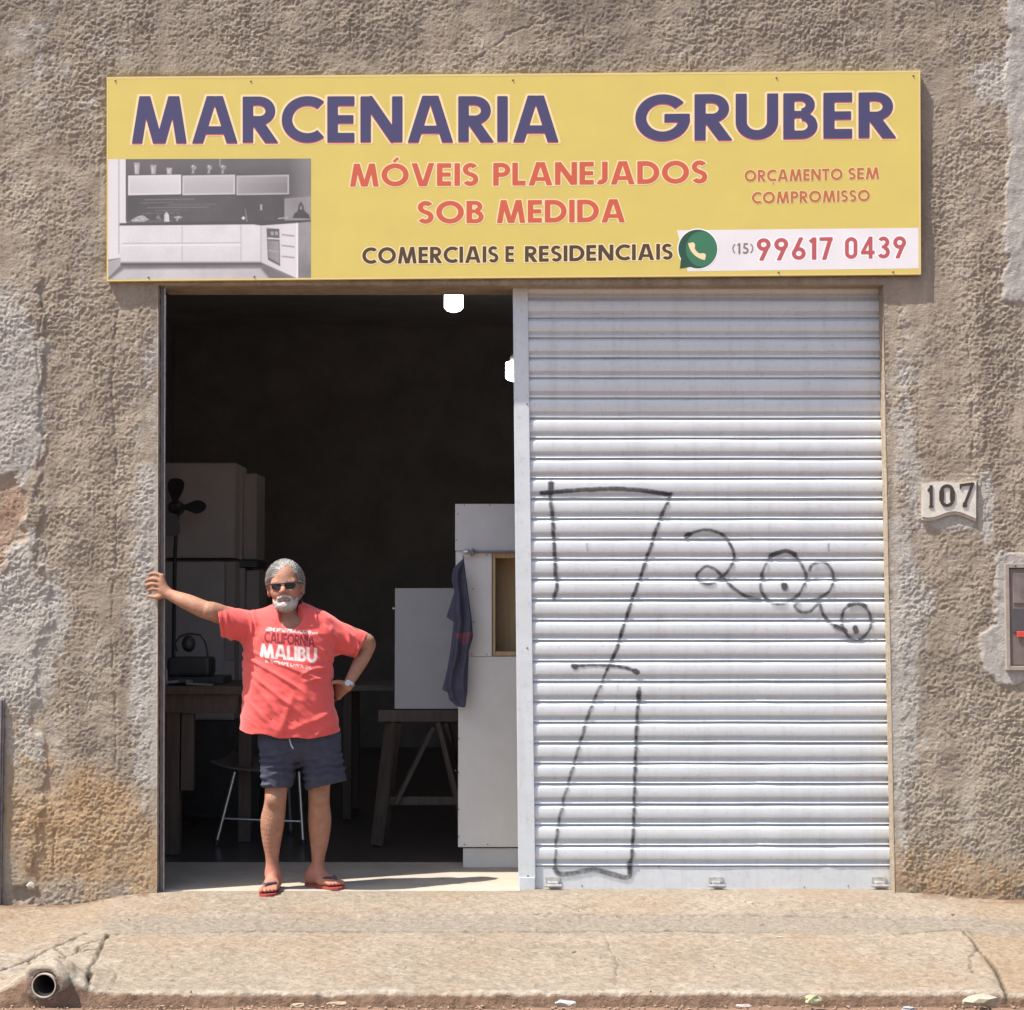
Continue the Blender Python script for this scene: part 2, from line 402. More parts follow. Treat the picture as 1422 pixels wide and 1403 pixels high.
white = np.maximum.reduce([blob(10, 540, 55, 130)*1.0, blob(0, 440, 60, 60)*.6, blob(25, 880, 65, 120)*1.05, blob(205, 860, 28, 240)*.95, blob(1255, 930, 26, 240)*.9,
    blob(1258, 620, 24, 220)*.55, plq, blob(90, 80, 110, 110)*.35,
    blob(5, 650, 30, 60)*.5, blob(210, 560, 14, 120)*.5, blob(30, 1010, 40, 60)*.6, blob(1400, 110, 40, 50)*.8])
white = sst(.30, .80, white+.50*e1+.42*e2+.22*n2(X, Z*.25, .05, 66))*.85
rust = np.maximum.reduce([blob(110, 1150, 120, 95)*.9, blob(40, 1080, 45, 110)*.7, blob(1330, 1215, 130, 55)*.75, blob(1262, 1195, 30, 60)*.7, blob(200, 1190, 30, 70)*.8, rect(640, 1300, 84, 100, 12)*.35, blob(25, 400, 40, 60)*.35])
rust = sst(.35, 1.0, rust+.30*e1+.15*e2)*.85
brick = .85*sst(.45, 1.0, np.maximum.reduce([blob(4, 725, 34, 70)*1.05, blob(2, 640, 20, 60)*.5, blob(20, 1125, 30, 40)*.6])+.3*e1+.15*e2)
grime = np.clip(.55*sst(140, -20, PY)*(.6+.6*e1)+.35*sst(.1, .6, e3)+.55*sst(1205, 1245, PY)*sst(700, 1400, PX), 0, .8)
grime = np.maximum(grime, .75*np.exp(-((PX-158-4*e1)/2.2)**2)*((PY > 420) & (PY < 1130))*sst(-.1, .3, n2(X*0, Z, .12, 5)))
white *= 1-brick*.9
# relief: vermiculated daub
wx = X+.012*n2(X, Z, .06, 1); wz = Z+.012*n2(X, Z, .06, 2)
n_a = n2(wx, wz*1.15, .025, 11); n_b = n2(wx, wz*1.1, .0155, 12); n_c = n2(wx, wz, .038, 14)
ridge = 1-np.abs(n_a)*2.2; ridge2 = 1-np.abs(n_b)*2.2; ridge3 = 1-np.abs(n_c)*2.0
amp = np.clip(.78+.85*fbm(X, Z, .40, 15)+.40*fbm(X, Z, .12, 16), .12, 1.75)
smooth_ = np.clip(mort*.95+rect(196, 216, 550, 655, 6)*.8+.8*blob(70, 990, 18, 60), 0, 1)
H = amp*(.0027*ridge+.0019*ridge2+.0017*ridge3+.0026*n2(X, Z, .0125, 18)+.0022*n2(X+.3, Z, .024, 19))*(1-smooth_*.85)
H += .0085*fbm(X, Z, .45, 22)+.0045*fbm(X, Z, .16, 24)
hc = np.zeros_like(X)
for cp in ([(160, 430), (157, 560), (161, 700), (156, 860), (160, 1010), (158, 1130)], [(60, 395), (52, 500), (60, 610), (48, 690)], [(205, 20), (212, 100)], [(1340, 440), (1352, 560), (1347, 650)], [(560, 0), (566, 60), (560, 100)], [(1305, 1010), (1330, 1030), (1350, 1052)], [(60, 1060), (78, 1140), (74, 1235)], [(640, 98), (720, 40), (790, 20)]):
    hc = np.maximum(hc, np.exp(-(seg_d(PX0+5*e1+3*e2, PY0+4*e2, cp)/1.5)**2)*sst(-.5, .2, n2(X, Z, .10, 88)))
H -= .005*hc; grime = np.maximum(grime, .4*hc)
H += mort*(.010+.004*fbm(X, Z, .10, 28)+.002*n2(X, Z*.4, .03, 29))
H -= brick*.010
# plaster slab steps on the left
H += .008*sst(62, 56, PX+6*n2(X, Z, .1, 35))*sst(330, 420, PY)*(1-brick)
H -= .02*blob(42, 1240, 16, 12)
PX, PY = PX0, PY0
for j in (JL, JR): H *= .35+.65*sst(0, .05, abs(X-j))+((Z > TOPZ)*0)
# flat under the number plate, the meter box and the sign
H = H*(1-rect(1285, 1355, 672, 716, 6))
sg = rect(150, 1276, 108, 384, 8); H = H*(1-sg)-.012*sg
Yw = -H
V = np.stack([X, Yw, Z], -1).reshape(-1, 3)
idx = np.arange(X.size).reshape(X.shape)
F = np.stack([idx[:-1, :-1], idx[1:, :-1], idx[1:, 1:], idx[:-1, 1:]], -1)
ok = np.ones(F.shape[:2], bool); ok[iL:iR, :iT] = False
F = F[ok]
# reveals: extend the opening's borders inwards
def reveal(line, y1, flip, dz=0):
    global V
    pts = V[line]; k = 6; base = len(V); rows = [line]
    nv = []
    for j in range(1, k+1):
        q = pts.copy(); t = j/k; q[:, 1] = pts[:, 1]*(1-t)+y1*t
        q[:, 0] += (.003*n2(q[:, 1]*3+5, q[:, 2], .03, 301+j))*(0 if dz else 1)
        nv.append(q); rows.append(base+(j-1)*len(line)+np.arange(len(line)))
    V = np.concatenate([V]+nv)
    rows = np.array(rows); a = np.stack([rows[:-1, :-1], rows[:-1, 1:], rows[1:, 1:], rows[1:, :-1]], -1).reshape(-1, 4)
    return a[:, ::-1] if flip else a
nv0 = len(V)
Fs = [F, reveal(idx[iL, :iT+1], .048, False), reveal(idx[iR, :iT+1], .115, True), reveal(idx[iL:iR+1, iT], .3, True, 1)]
pad = len(V)-nv0
def ext(a, v=0): return np.concatenate([a.ravel(), np.full(pad, v)])
npmesh('facade_wall', V, np.concatenate(Fs), M_stucco, bld, attrs=dict(mortar=ext(mort), white=ext(white), rust=ext(rust, .15), brick=ext(brick), grime=ext(grime)))
m = MB(); m.rng((-3.7, .06, -.1), (-3.5, 8.8, 4.5)); m.build('side_wall', M_darkwall, bld)
m = MB(); m.rng((3.5, .06, -.1), (3.7, 8.8, 4.5)); m.build('side_wall', M_darkwall, bld)
m = MB(); m.rng((-3.48, 8.6, -.1), (3.48, 8.8, 4.5)); m.build('back_wall', M_darkwall, bld)
m = MB(); m.rng((-9, .32, 4.3), (9, 8.9, 4.6)); m.build('ceiling', M_ceil, bld)
for a, b in ((-3.48, -1.935), (2.14, 3.48)):
    m = MB(); m.rng((a, .056, -.05), (b, .345, 4.28)); m.build('inner_wall', M_darkwall, bld)
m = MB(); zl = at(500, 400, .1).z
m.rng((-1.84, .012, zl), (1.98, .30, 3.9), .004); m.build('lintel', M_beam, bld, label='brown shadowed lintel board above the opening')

# ================================================================== ROLLER SHUTTER
SY = .135
sh = thing('roller_shutter', (1.05, SY, 0), 'pale galvanised roller shutter, closed, with black spray-painted scrawl', 'shutter')
zbot = at(900, 1203, SY).z
NS = 29; P = (at(900, 443.3, SY).z-zbot)/27
x0 = at(733, 800, SY).x-.02; x1 = 2.13
prof = [(0, .002), (.025, .002), (.032, .011), (.15, .0222), (.17, .0228), (.60, .0232), (.63, .0222), (.67, .0165), (.72, .0100), (.78, .006), (.83, .006), (.845, .0135), (.93, .0185), (.945, .018), (.952, .002), (1.0, .002)]
def slat_y(u): return np.interp(u, [p[0] for p in prof], [p[1] for p in prof])
xsn = np.linspace(x0, x1, 40)
sF = gridfaces(len(xsn), len(prof))[:, ::-1]
smeshes = []
for k in range(NS):
    zt = zbot+(NS-k)*P; rr = random.Random(k)
    if k < 6:
        wv = .0012*np.sin(xsn*3.1+k)+.0028*fbm(xsn, xsn*0+k*3.7, .30, 500+k)+.0045*np.exp(-((xsn-rr.uniform(.3, 1.9))/.05)**2)*rr.choice((0, 1, 1))
        wv = np.abs(wv)
        sg_ = .0016*fbm(xsn, xsn*0+k*2.3, .45, 520+k)
        o = npmesh('slat', np.array([(x, SY-d+wv[i_]*(.4+.6*(d > .015)), -u*P+sg_[i_]) for i_, x in enumerate(xsn) for u, d in prof]), sF, M_shut, sh); smeshes.append(o.data)
        o.data.set_sharp_from_angle(angle=R(22))
    else: o = link('slat', smeshes[rr.randrange(6)], None, sh)
    o.location = (0, rr.uniform(-.0015, .0015), zt+rr.uniform(-.001, .001))
    o.rotation_euler = (0, R(rr.uniform(-.03, .03)), 0)
zb0 = at(900, 1238.6, SY).z
m = MB(); m.rng((x0, SY-.012, zb0), (x1, SY+.01, zbot-.001), .002); m.rng((x0, SY-.035, zb0), (x1, SY-.0125, zb0+.010), .002)
m.build('bottom_bar', M_shut, sh)
for px in (768, 995, 1222):
    p = at(px, 1228, SY-.04); l = MB(); l.box((p.x, SY-.03, p.z), (.055 if px != 995 else .04, .03, .022), .003)
    l.tube([(p.x-.045, SY-.045, p.z-.008), (p.x+.045, SY-.045, p.z-.008)], .007, 8)
    l.box((p.x, SY-.016, p.z+.018), (.075, .005, .03), .001)
    l.build('latch', M_latch, sh)
# small dark rivets of the bottom bar
for px, py in ((808, 1230), (1117, 1232), (915, 1204), (1178, 1230)):
    p = at(px, py, SY-.014); l = MB(); l.ball((p.x, SY-.013, p.z), (.004, .003, .004)); l.build('rivet', M_railm, sh)
# spray paint: strokes laid over the slats' own relief
strokes = [([(765, 670), (765, 684)], 4.5, 1), ([(752, 685), (765, 684), (800, 681), (850, 679), (890, 681), (928, 687)], 3.6, 1),
 ([(932, 686), (915, 725), (893, 790), (872, 850), (855, 905), (843, 930)], 2.6, .95), ([(843, 930), (820, 985), (800, 1050), (783, 1110), (773, 1160), (771, 1200)], 2.3, .68),
 ([(764, 690), (768, 730), (771, 790), (773, 815), (769, 832)], 3.0, .9), ([(797, 925), (820, 923), (845, 924), (868, 927), (885, 934)], 2.5, 1), ([(796, 924), (799, 926)], 5, 1), ([(882, 932), (885, 934)], 4.5, 1),
 ([(888, 956), (885, 990), (882, 1060), (880, 1130), (878, 1180), (873, 1212)], 2.6, .85), ([(887, 962), (887, 972)], 4.5, .8),
 ([(770, 1206), (778, 1214), (800, 1212), (825, 1208), (850, 1214), (872, 1218), (874, 1200)], 4.2, .75),
 ([(953, 745), (965, 739), (983, 736), (1000, 741), (1012, 752), (1019, 772), (1013, 790), (1003, 801), (985, 811), (970, 806), (968, 797), (980, 787), (993, 791), (1004, 802), (1018, 816), (1035, 828), (1054, 831)], 2.3, .9),
 ([(953, 745), (957, 742)], 3.5, 1), ([(1057, 800), (1066, 778), (1078, 768), (1092, 765), (1104, 772), (1114, 786), (1119, 800), (1113, 820), (1098, 834), (1080, 839), (1063, 830), (1056, 815), (1059, 800)], 2.2, .8),
 ([(1070, 772), (1090, 765), (1104, 770)], 3.4, 1), ([(1124, 792), (1130, 783), (1144, 781), (1154, 790), (1157, 806), (1150, 822), (1135, 832), (1112, 835), (1104, 842), (1112, 850), (1125, 849), (1137, 838), (1142, 852), (1155, 866), (1172, 874)], 2.2, .85),
 ([(1160, 870), (1174, 876)], 3.8, .9), ([(1089, 812), (1090, 817)], 5, 1), ([(1168, 862), (1173, 846), (1188, 838), (1200, 841), (1208, 855), (1208, 872), (1200, 884), (1188, 889), (1176, 882), (1169, 868)], 2.3, .85),
 ([(1178, 840), (1190, 837), (1202, 842)], 3.6, 1), ([(1187, 872), (1189, 877)], 5, 1), ([(814, 752), (816, 765)], 1.0, .45), ([(1150, 755), (1151, 765)], 1.2, .6), ([(858, 946), (858, 958)], .9, .3), ([(854, 975), (854, 988)], .9, .3)]
gx = np.arange(at(745, 800, SY).x, at(1215, 800, SY).x, .003); gz = np.arange(at(900, 1224, SY).z, at(900, 664, SY).z, .003)
GX, GZ = np.meshgrid(gx, gz, indexing='ij')
u = np.mod((zbot+NS*P-GZ)/P, 1.0); onb = GZ < zbot
gy = SY-np.where(onb, .0125, slat_y(u))-.0022
qx, qy = proj(GX, gy, GZ)
wn_ = 1.0*n2(GX, GZ, .05, 71); blot = (.72+.35*np.clip(.5+n2(GX, GZ, .02, 73), 0, 1))*.98
skip = np.clip(np.where(onb, 1, sst(.05, .15, u)*sst(.97, .93, u)), .25, 1)
m, nt, ln, b = new_mat('black_spray_paint'); b.inputs['Base Color'].default_value = (.055, .055, .062, 1); b.inputs['Roughness'].default_value = .55
ln.new(attr(nt, 'paint'), b.inputs['Alpha'])
fi = np.arange(GX.size).reshape(GX.shape); FQ = np.stack([fi[:-1, :-1], fi[1:, :-1], fi[1:, 1:], fi[:-1, 1:]], -1)
def smooth_path(pts):
    if len(pts) < 3: return pts
    q = [pts[0]]+list(pts)+[pts[-1]]; out = []
    for a, b, c, d in zip(q, q[1:], q[2:], q[3:]):
        for t in (0, .25, .5, .75): out.append(tuple(.5*((2*b[i])+(c[i]-a[i])*t+(2*a[i]-5*b[i]+4*c[i]-d[i])*t*t+(3*b[i]-a[i]-3*c[i]+d[i])*t**3) for i in (0, 1)))
    return out+[pts[-1]]
for si, (pts, wd, k) in enumerate(strokes):
    pts = smooth_path(pts)
    d = seg_d(qx+wn_, qy+wn_*.6, pts)-wd*.70
    den = np.clip(k*sst(1.6, -.9, d)*skip*blot, 0, 1)
    keep = (k*sst(1.6, -.9, d)) > .04
    kk = keep[:-1, :-1] | keep[1:, :-1] | keep[1:, 1:] | keep[:-1, 1:]
    FF = FQ[kk]; used, inv = np.unique(FF, return_inverse=True); FF = inv.reshape(FF.shape)
    npmesh('graffiti_stroke', np.stack([GX, gy-.00025*si, GZ], -1).reshape(-1, 3)[used], FF, m, sh, attrs=dict(paint=den.ravel()[used]))

# guide post and left rail
pl = [at(712, 392, .104), at(733, 392, .104), at(744, 1236, .104), at(720, 1236, .104)]
post = thing('shutter_post', (pl[3].x+.04, .09, 0), 'light grey steel centre post at the left end of the closed shutter', 'post')
m = MB()
vs = []
for p, dx in ((pl[3], 0), (pl[2], 0), (pl[1], 0), (pl[0], 0)):
    vs.append([m.bm.verts.new((p.x, .104, p.z)), m.bm.verts.new((p.x, .165, p.z))])
for i in range(4):
    a = vs[i]; c = vs[(i+1) % 4]; m.bm.faces.new((a[0], c[0], c[1], a[1]))
m.bm.faces.new([v[0] for v in vs]); m.bm.faces.new([v[1] for v in vs][::-1])
bmesh.ops.bevel(m.bm, geom=list(m.bm.edges), offset=.003, segments=2, affect='EDGES')
m.build('post_body', M_post, post)
for py in (560, 900, 1218):
    p = at(732 if py < 1000 else 733, py, .065); m = MB(); m.ball((p.x, .1035, p.z), (.005, .003, .005)); m.build('bolt', M_railm, post)
m = MB(); p = at(731, 1228, .07); m.rng((pl[3].x+.004, .098, p.z-.035), (pl[2].x-.004, .1035, p.z+.03), .002); m.build('foot_plate', M_post, post)
rl = thing('guide_rail', (-1.84, .1, 0), 'dark narrow steel guide rail on the left jamb of the opening', 'rail')
zt = at(220, 400, .1).z
m = MB(); a = jambL(0)+.002
def follow(mb):
    for v in mb.bm.verts: v.co.x += float(jambL(min(max(v.co.z, 0), TOPZ))-jambL(0))
m.rng((a, .05, .0), (a+.020, .056, zt), .001); m.rng((a, .0565, .0), (a+.005, .11, zt), .001); follow(m); m.build('channel', M_railm, rl)
m = MB(); m.rng((a+.0205, .046, .0), (a+.0245, .07, zt), .001); follow(m); m.build('lip', M_latch, rl)

# ================================================================== LETTERING
T = .205
def seg(x0, y0, x1, y1, t=T): return ('l', x0, y0, x1, y1, t)
def arc(cx, cy, r, a0, a1, t=T, sy=1): return ('a', cx, cy, r, a0, a1, t)
GL = {
 'A': (.90, [seg(.10, -.05, .40, 1.02), seg(.50, 1.02, .80, -.05), seg(.2, .27, .7, .27, .17)]),
 'B': (.64, [seg(.1, 0, .1, 1), arc(.33, .745, .165, -90, 90, .17), arc(.34, .29, .20, -90, 90, .18), seg(.1, .912, .335, .912, .17), seg(.1, .09, .345, .09, .18), seg(.1, .535, .345, .535, .15)]),
 'C': (.80, [arc(.51, .5, .405, 50, 310)]),
 'D': (.82, [seg(.1, 0, .1, 1), arc(.32, .5, .4, -90, 90), seg(.1, .9, .33, .9), seg(.1, .1, .33, .1)]),
 'E': (.55, [seg(.1, 0, .1, 1), seg(.1, .9, .53, .9), seg(.1, .5, .51, .5, .18), seg(.1, .1, .53, .1)]),
 'F': (.52, [seg(.1, 0, .1, 1), seg(.1, .9, .5, .9), seg(.1, .5, .48, .5, .18)]),
 'G': (1.0, [arc(.51, .5, .405, 40, 355), seg(.54, .49, 1.01, .49, .18)]),
 'I': (.21, [seg(.105, 0, .105, 1)]),
 'J': (.42, [seg(.30, .25, .30, 1), arc(.13, .27, .17, -120, 0)]),
 'L': (.50, [seg(.1, 0, .1, 1), seg(.1, .1, .49, .1)]),
 'M': (1.08, [seg(.10, -.03, .25, 1.02, .20), seg(.83, 1.02, .98, -.03, .20), seg(.26, 1.03, .53, -.06, .19), seg(.55, -.06, .82, 1.03, .19)]),
 'N': (.82, [seg(.1, 0, .1, 1), seg(.72, 0, .72, 1), seg(.12, .97, .70, .03, .22)]),
 'O': (1.02, [arc(.51, .5, .405, -180, 180)]),
 'P': (.62, [seg(.1, 0, .1, 1), arc(.33, .69, .21, -90, 90, .19), seg(.1, .905, .34, .905, .19), seg(.1, .48, .34, .48, .19)]),
 'R': (.66, [seg(.1, 0, .1, 1), arc(.33, .69, .21, -90, 90, .19), seg(.1, .905, .34, .905, .19), seg(.1, .48, .34, .48, .19), seg(.25, .5, .60, -.06, .22)]),
 'S': (.58, [arc(.29, .72, .19, 30, 262, .19), arc(.29, .285, .20, -150, 82, .19), seg(.255, .53, .335, .48, .19)]),
 'T': (.62, [seg(.31, 0, .31, 1), seg(0, .9, .62, .9)]),
 'U': (.78, [seg(.1, .37, .1, 1), seg(.68, .37, .68, 1), arc(.39, .39, .29, -180, 0)]),
 'V': (.86, [seg(.10, 1.05, .40, -.05), seg(.46, -.05, .76, 1.05)]),
 '0': (.64, [arc(.32, .28, .19, -180, 0, .17), arc(.32, .72, .19, 0, 180, .17), seg(.13, .27, .13, .73, .17), seg(.51, .27, .51, .73, .17)]),
 '1': (.34, [seg(.22, 0, .22, 1, .18), seg(.04, .80, .22, .93, .16)]),
 '3': (.58, [arc(.27, .735, .175, -80, 150, .17), arc(.27, .285, .20, -150, 80, .17), seg(.2, .525, .32, .525, .14)]),
 '4': (.64, [seg(.44, 0, .44, 1, .17), seg(.02, .28, .62, .28, .16), seg(.08, .28, .44, .98, .15)]),
 '5': (.58, [seg(.14, .92, .52, .92, .16), seg(.16, .5, .19, .95, .15), arc(.27, .31, .225, -150, 110, .17)]),
 '6': (.62, [arc(.31, .29, .20, -180, 180, .17), seg(.16, .40, .42, 1.02, .17)]),
 '7': (.56, [seg(0, .92, .54, .92, .16), seg(.45, .95, .18, -.04, .17)]),
 '9': (.62, [arc(.31, .71, .20, -180, 180, .17), seg(.46, .60, .20, -.02, .17)]),
 '(': (.28, [arc(.55, .5, .50, 125, 235, .11)]), ')': (.28, [arc(-.27, .5, .50, -55, 55, .11)]),
 ' ': (.36, [])}
for a, b in (('Ó', 'O'), ('Ç', 'C')): GL[a] = (GL[b][0], GL[b][1]+([('x', .46, 1.08, .62, 1.26, .11)] if a == 'Ó' else [('x', .52, -.06, .58, -.16, .10), ('x', .60, -.14, .46, -.26, .09)]))
def glyph_sdf(ch, x, y):
    d = np.full(x.shape, 9.0); e = np.full(x.shape, 9.0)
    for p in GL[ch][1]:
        if p[0] in 'lx':
            _, x0, y0, x1, y1, t = p; vx, vy = x1-x0, y1-y0; L = math.hypot(vx, vy); vx /= L; vy /= L
            a = (x-x0)*vx+(y-y0)*vy; c = -(x-x0)*vy+(y-y0)*vx
            qx_ = np.abs(a-L/2)-L/2; qy_ = np.abs(c)-t/2
            s = np.hypot(np.maximum(qx_, 0), np.maximum(qy_, 0))+np.minimum(np.maximum(qx_, qy_), 0)
            if p[0] == 'x': e = np.minimum(e, s); continue
        else:
            _, cx, cy, r, a0, a1, t = p
            dx, dy = x-cx, y-cy; s = np.abs(np.hypot(dx, dy)-r)-t/2
            if a1-a0 < 359:
                a0r, a1r = R(a0), R(a1)
                h0 = dx*math.sin(a0r)-dy*math.cos(a0r); h1 = -dx*math.sin(a1r)+dy*math.cos(a1r)
                hp = np.maximum(h0, h1) if a1-a0 <= 180 else np.minimum(h0, h1)
                s = np.maximum(s, hp)
        d = np.minimum(d, s)
    d = np.maximum(d, np.maximum(-y-.012, y-1.012))
    return np.minimum(d, e)
def contours(Fd):
    """marching squares, returns closed loops in grid coordinates"""
    n, m = Fd.shape; ins = Fd < 0; nxt = {}; pos = {}
    def e(i, j, k):
        key = (i, j, k)
        if key not in pos:
            a = Fd[i, j]; b = Fd[i+1, j] if k == 0 else Fd[i, j+1]; t = a/(a-b)
            pos[key] = (i+t, j) if k == 0 else (i, j+t)
        return key
    cs = ins[:-1, :-1].astype(int)+ins[1:, :-1]*2+ins[1:, 1:]*4+ins[:-1, 1:]*8
    for i, j in np.argwhere((cs > 0) & (cs < 15)):
        c = cs[i, j]; B = e(i, j, 0) if (c & 1 > 0) != (c & 2 > 0) else None; Rr = e(i+1, j, 1) if (c & 2 > 0) != (c & 4 > 0) else None
        Tt = e(i, j+1, 0) if (c & 4 > 0) != (c & 8 > 0) else None; L = e(i, j, 1) if (c & 8 > 0) != (c & 1 > 0) else None
        seq = {1: [(L, B)], 2: [(B, Rr)], 4: [(Rr, Tt)], 8: [(Tt, L)], 3: [(L, Rr)], 6: [(B, Tt)], 12: [(Rr, L)], 9: [(Tt, B)], 14: [(B, L)], 13: [(Rr, B)], 11: [(Tt, Rr)], 7: [(L, Tt)], 5: [(L, B), (Rr, Tt)], 10: [(B, Rr), (Tt, L)]}[int(c)]
        for a, b in seq: nxt[a] = b
    loops = []
    while nxt:
        s, cur = nxt.popitem(); lp = [pos[s]]
        while cur != s and cur in nxt: lp.append(pos[cur]); cur = nxt.pop(cur)
        loops.append(lp)
    return loops
def simplify(lp, eps):
    """drop points that lie on straight runs"""
    out = list(lp); ch = True
    while ch and len(out) > 8:
        ch = False; res = []; i = 0
        while i < len(out):
            a = res[-1] if res else out[-1]; b = out[i]; c = out[(i+1) % len(out)]
            L = math.hypot(c[0]-a[0], c[1]-a[1])
            d = abs((b[0]-a[0])*(c[1]-a[1])-(b[1]-a[1])*(c[0]-a[0]))/max(L, 1e-9)
            if d < eps and L < 14 and i % 2 == 0: ch = True
            else: res.append(b)
            i += 1
        out = res
    return out
def word_loops(s, iso, track):
    W = sum(GL[c][0] for c in s)+track*(len(s)-1); st = .02
    gx_ = np.arange(-.2, W+.2, st); gy_ = np.arange(-.42, 1.45, st); A, B = np.meshgrid(gx_, gy_, indexing='ij')
    D = np.full(A.shape, 9.0); pen = 0
    for c in s:
        i0 = max(0, int((pen-.2+.2)/st)); i1 = min(len(gx_), int((pen+GL[c][0]+.4)/st)+1)
        D[i0:i1] = np.minimum(D[i0:i1], glyph_sdf(c, A[i0:i1]-pen, B[i0:i1])); pen += GL[c][0]+track
    return W, [[(p[0]*st-.2, p[1]*st-.42) for p in simplify(l, .10)] for l in contours(D-iso) if len(l) > 6]
def filled(name, loops, mat_, parent, label=None):
    """loops: lists of Vector (coplanar, y const) -> flat filled mesh"""
    cu = bpy.data.curves.new(name, 'CURVE'); cu.dimensions = '2D'; cu.fill_mode = 'BOTH'
    Yp = loops[0][0].y
    for l in loops:
        s = cu.splines.new('POLY'); s.points.add(len(l)-1)
        for i, p in enumerate(l): s.points[i].co = (p.x, p.z, 0, 1)
        s.use_cyclic_u = True
    o = bpy.data.objects.new('tmp', cu); C.objects.link(o)
    dg = bpy.context.evaluated_depsgraph_get(); me = bpy.data.meshes.new_from_object(o.evaluated_get(dg))
    bpy.data.objects.remove(o); bpy.data.curves.remove(cu)
    n = len(me.vertices); co = np.zeros(n*3, dtype=np.float32); me.vertices.foreach_get('co', co); co = co.reshape(-1, 3)
    co = np.stack([co[:, 0], np.full(n, Yp), co[:, 1]], -1); me.vertices.foreach_set('co', co.astype(np.float32).ravel()); me.update()
    me.materials.clear()
    if len(me.polygons) and me.polygons[0].normal.y > 0: me.flip_normals()
    return link(name, me, mat_, parent, label)
def text_loops(s, x0, x1, tl, tr, bl, br, Yp, iso, track=.07):
    """fit text between px x0..x1, cap line tl..tr, base line bl..br"""
    W, loops = word_loops(s, iso, track); out = []
    for l in loops:
        L = []
        for gx_, gy_ in l:
            t = gx_/W; b = bl+(br-bl)*t; tp = tl+(tr-tl)*t
            L.append(at(x0+t*(x1-x0), b+(tp-b)*gy_, Yp))
        out.append(L)
    return out

# ================================================================== SHOP SIGN
SG = -.032
sgn = thing('shop_sign', (0, -.02, at(700, 240, 0).z), 'wide yellow carpentry shop sign above the opening, purple and red lettering', 'sign')
def flatm(name, c, rough=.38): return mat(name, c, rough, 0, .06, 3, 0, 60, .4)
M_yel = mat('sign_yellow', (.625, .50, .125), .4, 0, .05, 4, .0009, 3, .4, col2=(.585, .465, .125))
M_edge = flatm('sign_edge', (.68, .52, .22)); M_purple = flatm('ink_purple', (.064, .056, .130)); M_cream = flatm('ink_cream', (.78, .62, .36))
M_red = flatm('ink_red', (.55, .11, .055)); M_brown = flatm('ink_brown', (.075, .048, .026)); M_white = flatm('ink_white', (.72, .69, .70)); M_pink = flatm('ink_pink', (.46, .095, .10))
M_org = flatm('ink_orange', (.47, .145, .05)); M_green = flatm('ink_green', (.045, .17, .09)); M_dgreen = flatm('ink_dark_green', (.025, .075, .045))
cor = [at(148, 391, SG), at(1279, 381.5, SG), at(1278, 98, SG), at(148, 107, SG)]
m = MB(); m.prism([(p.x, p.z) for p in cor], SG, -.004); bmesh.ops.bevel(m.bm, geom=list(m.bm.edges), offset=.002, segments=2, affect='EDGES'); m.build('panel', M_yel, sgn)
def pxq(mb, pts, Yp, mi=0):
    f_ = mb.bm.faces.new([mb.bm.verts.new(at(x, y, Yp)) for x, y in pts]); f_.material_index = mi
    f_.normal_update()
    if f_.normal.y > 0: f_.normal_flip()
    return f_
m = MB()   # thin paler trim all round
for q in ([(148, 107), (1278, 98), (1278, 101), (148, 110)], [(148, 388.5), (1279, 379), (1279, 381.3), (148, 390.8)], [(148.2, 110.1), (150.4, 110.1), (150.4, 388.4), (148.2, 388.4)], [(1275.6, 101.1), (1278, 101.1), (1279, 378.9), (1276.2, 378.9)]): pxq(m, q, SG-0.00040)
m.build('trim', M_edge, sgn, recalc=False)
def line(s, x0, x1, tl, tr, bl, br, mt, halo=.045, label=None, track=.07, lift=.0035, hm=None):
    if halo: filled('lettering_outline', text_loops(s, x0, x1, tl, tr, bl, br, SG-0.00050, halo, track), hm or M_cream, sgn)
    return filled('lettering', text_loops(s, x0, x1, tl, tr, bl, br, SG-0.00080, 0, track), mt, sgn, label)
# name with a faint red drop edge
for s, a in (('MARCENARIA', (183, 776, 134.5, 133.5, 198.5, 196.5)), ('GRUBER', (882, 1242, 132, 128, 196, 191))):
    filled('lettering_edge', text_loops(s, a[0], a[1], a[2]+1.6, a[3]+1.6, a[4]+1.6, a[5]+1.6, SG-0.00065, .002, .10), M_pink, sgn)
    line(s, *a, M_purple, .045, 'large purple word '+s, .10, .0033)
line('MÓVEIS', 486, 664, 228, 226.5, 259, 258, M_red, .05, 'red word MÓVEIS', .10); line('PLANEJADOS', 685, 982, 226.5, 223, 258, 254.5, M_red, .05, 'red word PLANEJADOS', .10)
line('SOB', 580, 672, 279.5, 279, 310.5, 310, M_red, .05, 'red word SOB', .10); line('MEDIDA', 690, 868, 278.5, 277, 309.5, 308.5, M_red, .05, 'red word MEDIDA', .10)
line('COMERCIAIS', 503, 692, 344, 342, 366.5, 364.5, M_brown, .07, None, .11); line('E', 702, 714, 342, 342, 364, 364, M_brown, .07); line('RESIDENCIAIS', 729, 934, 342, 338.5, 364, 360.5, M_brown, .07, None, .11)
line('ORÇAMENTO', 1034, 1170, 236.5, 234, 252.5, 250, M_org, .05, None, .13); line('SEM', 1178, 1221, 233.5, 232.5, 249.5, 248.5, M_org, .05, None, .13)
line('COMPROMISSO', 1044, 1208, 267, 263.5, 283, 279.5, M_org, .05, None, .13)
m = MB(); pxq(m, [(940, 320), (1275.4, 316.5), (1275.8, 373), (955, 377)], SG-0.00025); m.build('white_strip', M_white, sgn, recalc=False)
M_wht2 = flatm('ink_bright_white', (.82, .80, .80))
line('(15)', 1017, 1046, 338, 337.5, 353, 352.5, mat('ink_grey', (.25, .17, .16), .5), 0, None, .16)
